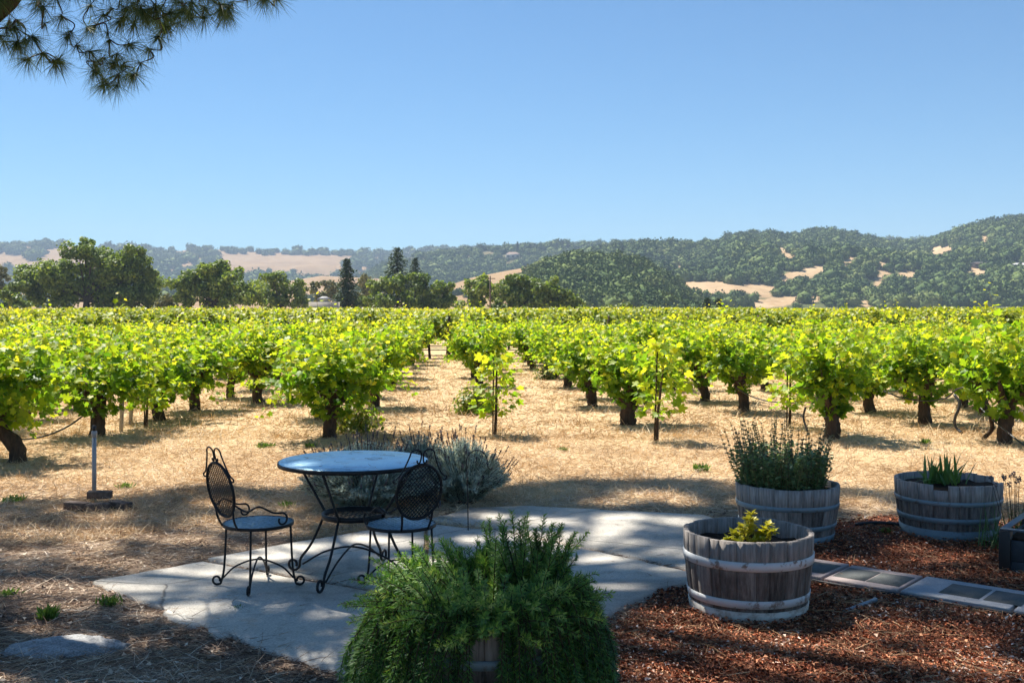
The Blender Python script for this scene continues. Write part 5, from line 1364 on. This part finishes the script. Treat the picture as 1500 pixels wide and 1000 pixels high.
for i in range(ncl):
    if gy[i] > np.interp(gx[i], eg[:, 0], eg[:, 1]) + .1: continue
    if gx[i] < -1.6 and gy[i] > 5.6 and rng.uniform() < .42: continue
    m = 30; q = rng.normal(0, cr[i] * .62, (m, 3)) * [1, 1, .45]
    loc.append(np.c_[np.full(m, gx[i]), np.full(m, gy[i]), np.zeros(m)] + np.r_[SLOPE, 1.] * cz[i] + q)
loc = np.concatenate(loc); gp = loc[:, :2] - loc[:, 2:3] * SLOPE
keep = gp[:, 1] < np.interp(gp[:, 0], eg[:, 0], eg[:, 1]) + .25 * (vnoise(gp[:, 0] * 3, gp[:, 1] * 3, 6) - .5)
for ex_, ey_, ra, rb in PE:
    keep &= (((gp[:, 0] - ex_) / ra) ** 2 + ((gp[:, 1] - ey_) / rb) ** 2 + .9 * (vnoise(gp[:, 0] * 5, gp[:, 1] * 7, 2) - .5)) > 1.0
keep &= loc[:, 2] > CAMH + .30 * np.abs(loc[:, 1]) + .25
loc = loc[keep]; n = len(loc); print('crown tufts', n)
dv = unit(rng.normal(size=(n, 3)) * [1, 1, .6] + [0, 0, .35])
k = 11; dd = unit(np.repeat(dv, k, 0) + rng.normal(0, .7, (n * k, 3)))
blades(cb, np.repeat(loc, k, 0), dd, U(.13, .21, n * k), np.full(n * k, .013), np.c_[np.zeros(n * k), np.zeros(n * k), U(-.15, 0, n * k)], np.clip(rng.normal(.45, .25, n * k), 0, 1))
top = trunk[-1]
hub = np.array([-5.6, 13.0, 12.2]); tube(tb, spline([trunk[-2], top, (top + hub) / 2 + [-.4, -.6, .8], hub, hub + [.2, .6, 2.6]], 6), np.linspace(.15, .06, 25), 10)
for i in range(60):
    e = loc[rng.integers(n)]; o_ = hub + np.array([.08, .23, 1.]) * U(-.5, 2.4); mid = (o_ + e) / 2 + [0, 0, .3]; p = spline([o_, mid, e], 5)
    if np.any(p[:, 2] < CAMH + .30 * p[:, 1] + .1) or e[1] < -3.5: continue
    tube(tb, p, np.linspace(.07, .018, len(p)), 6)
def rel(mb): 
    mb.v = [v - PT for v in mb.v]; return mb
rel(tb).build('trunk', M['pine_bark'], pine, True); rel(nb).build('needles', M['pine_needle'], pine); rel(cb).build('crown', M['pine_needle'], pine)

# ================================================================== air, sky, sun, camera
HAZE = 1
if HAZE:
    mb = MB(); box(mb, (0, 2000, 149), (5200, 4300, 300)); hz = mb.mesh('haze', M['glass']); hz.materials.clear()
    k = NT('haze_air'); v = k.n('ShaderNodeVolumePrincipled'); v.inputs['Color'].default_value = (.62, .78, 1, 1); v.inputs['Density'].default_value = .00019; v.inputs['Anisotropy'].default_value = .0
    k.t.links.new(v.outputs[0], k.out.inputs['Volume']); hz.materials.append(k.m)
    o = bpy.data.objects.new('haze', hz); COL.objects.link(o); tag(o, kind='stuff'); o.display_type = 'WIRE'
w = bpy.data.worlds.new('World'); sc.world = w; w.use_nodes = True; nt_ = w.node_tree
bg = nt_.nodes['Background']; sky = nt_.nodes.new('ShaderNodeTexSky'); sky.sky_type = 'NISHITA'; sky.sun_disc = False
sky.sun_elevation = SUN_EL; sky.sun_rotation = SUN_AZ; sky.altitude = 50; sky.air_density = .92; sky.dust_density = 0.0; sky.ozone_density = 9.0
tint = nt_.nodes.new('ShaderNodeMix'); tint.data_type = 'RGBA'; tint.blend_type = 'MULTIPLY'; tint.inputs[0].default_value = 1.; tint.inputs[7].default_value = (.86, 1.06, 1.04, 1)
nt_.links.new(sky.outputs[0], tint.inputs[6]); nt_.links.new(tint.outputs[2], bg.inputs[0]); bg.inputs[1].default_value = .05
L = bpy.data.lights.new('sun', 'SUN'); L.energy = 4.5; L.angle = math.radians(.53); L.color = (1, .95, .86); lo = bpy.data.objects.new('sun', L); COL.objects.link(lo)
lo.rotation_euler = Vector(-SUNV).to_track_quat('-Z', 'Y').to_euler(); lo.location = (0, 0, 60)
cam = bpy.data.cameras.new('camera'); co = bpy.data.objects.new('camera', cam); COL.objects.link(co); sc.camera = co
cam.sensor_width = 36.; cam.lens = 36. * FPX / 1500.; cam.shift_y = -(500 - HY) / 1500.; cam.clip_start = .05; cam.clip_end = 20000
co.location = (0, 0, CAMH); co.rotation_euler = (math.pi / 2, 0, 0)
sc.view_settings.view_transform = 'Standard'; sc.view_settings.look = 'None'; sc.view_settings.gamma = 1; sc.view_settings.use_curve_mapping = False; sc.view_settings.exposure = 1.28
cy = sc.cycles; cy.use_denoising = True; cy.max_bounces = 8; cy.diffuse_bounces = 4; cy.glossy_bounces = 3; cy.transmission_bounces = 6; cy.transparent_max_bounces = 8; cy.volume_bounces = 0
cy.use_adaptive_sampling = True; cy.adaptive_threshold = .02; cy.caustics_reflective = False; cy.caustics_refractive = False; cy.sample_clamp_indirect = 6.0
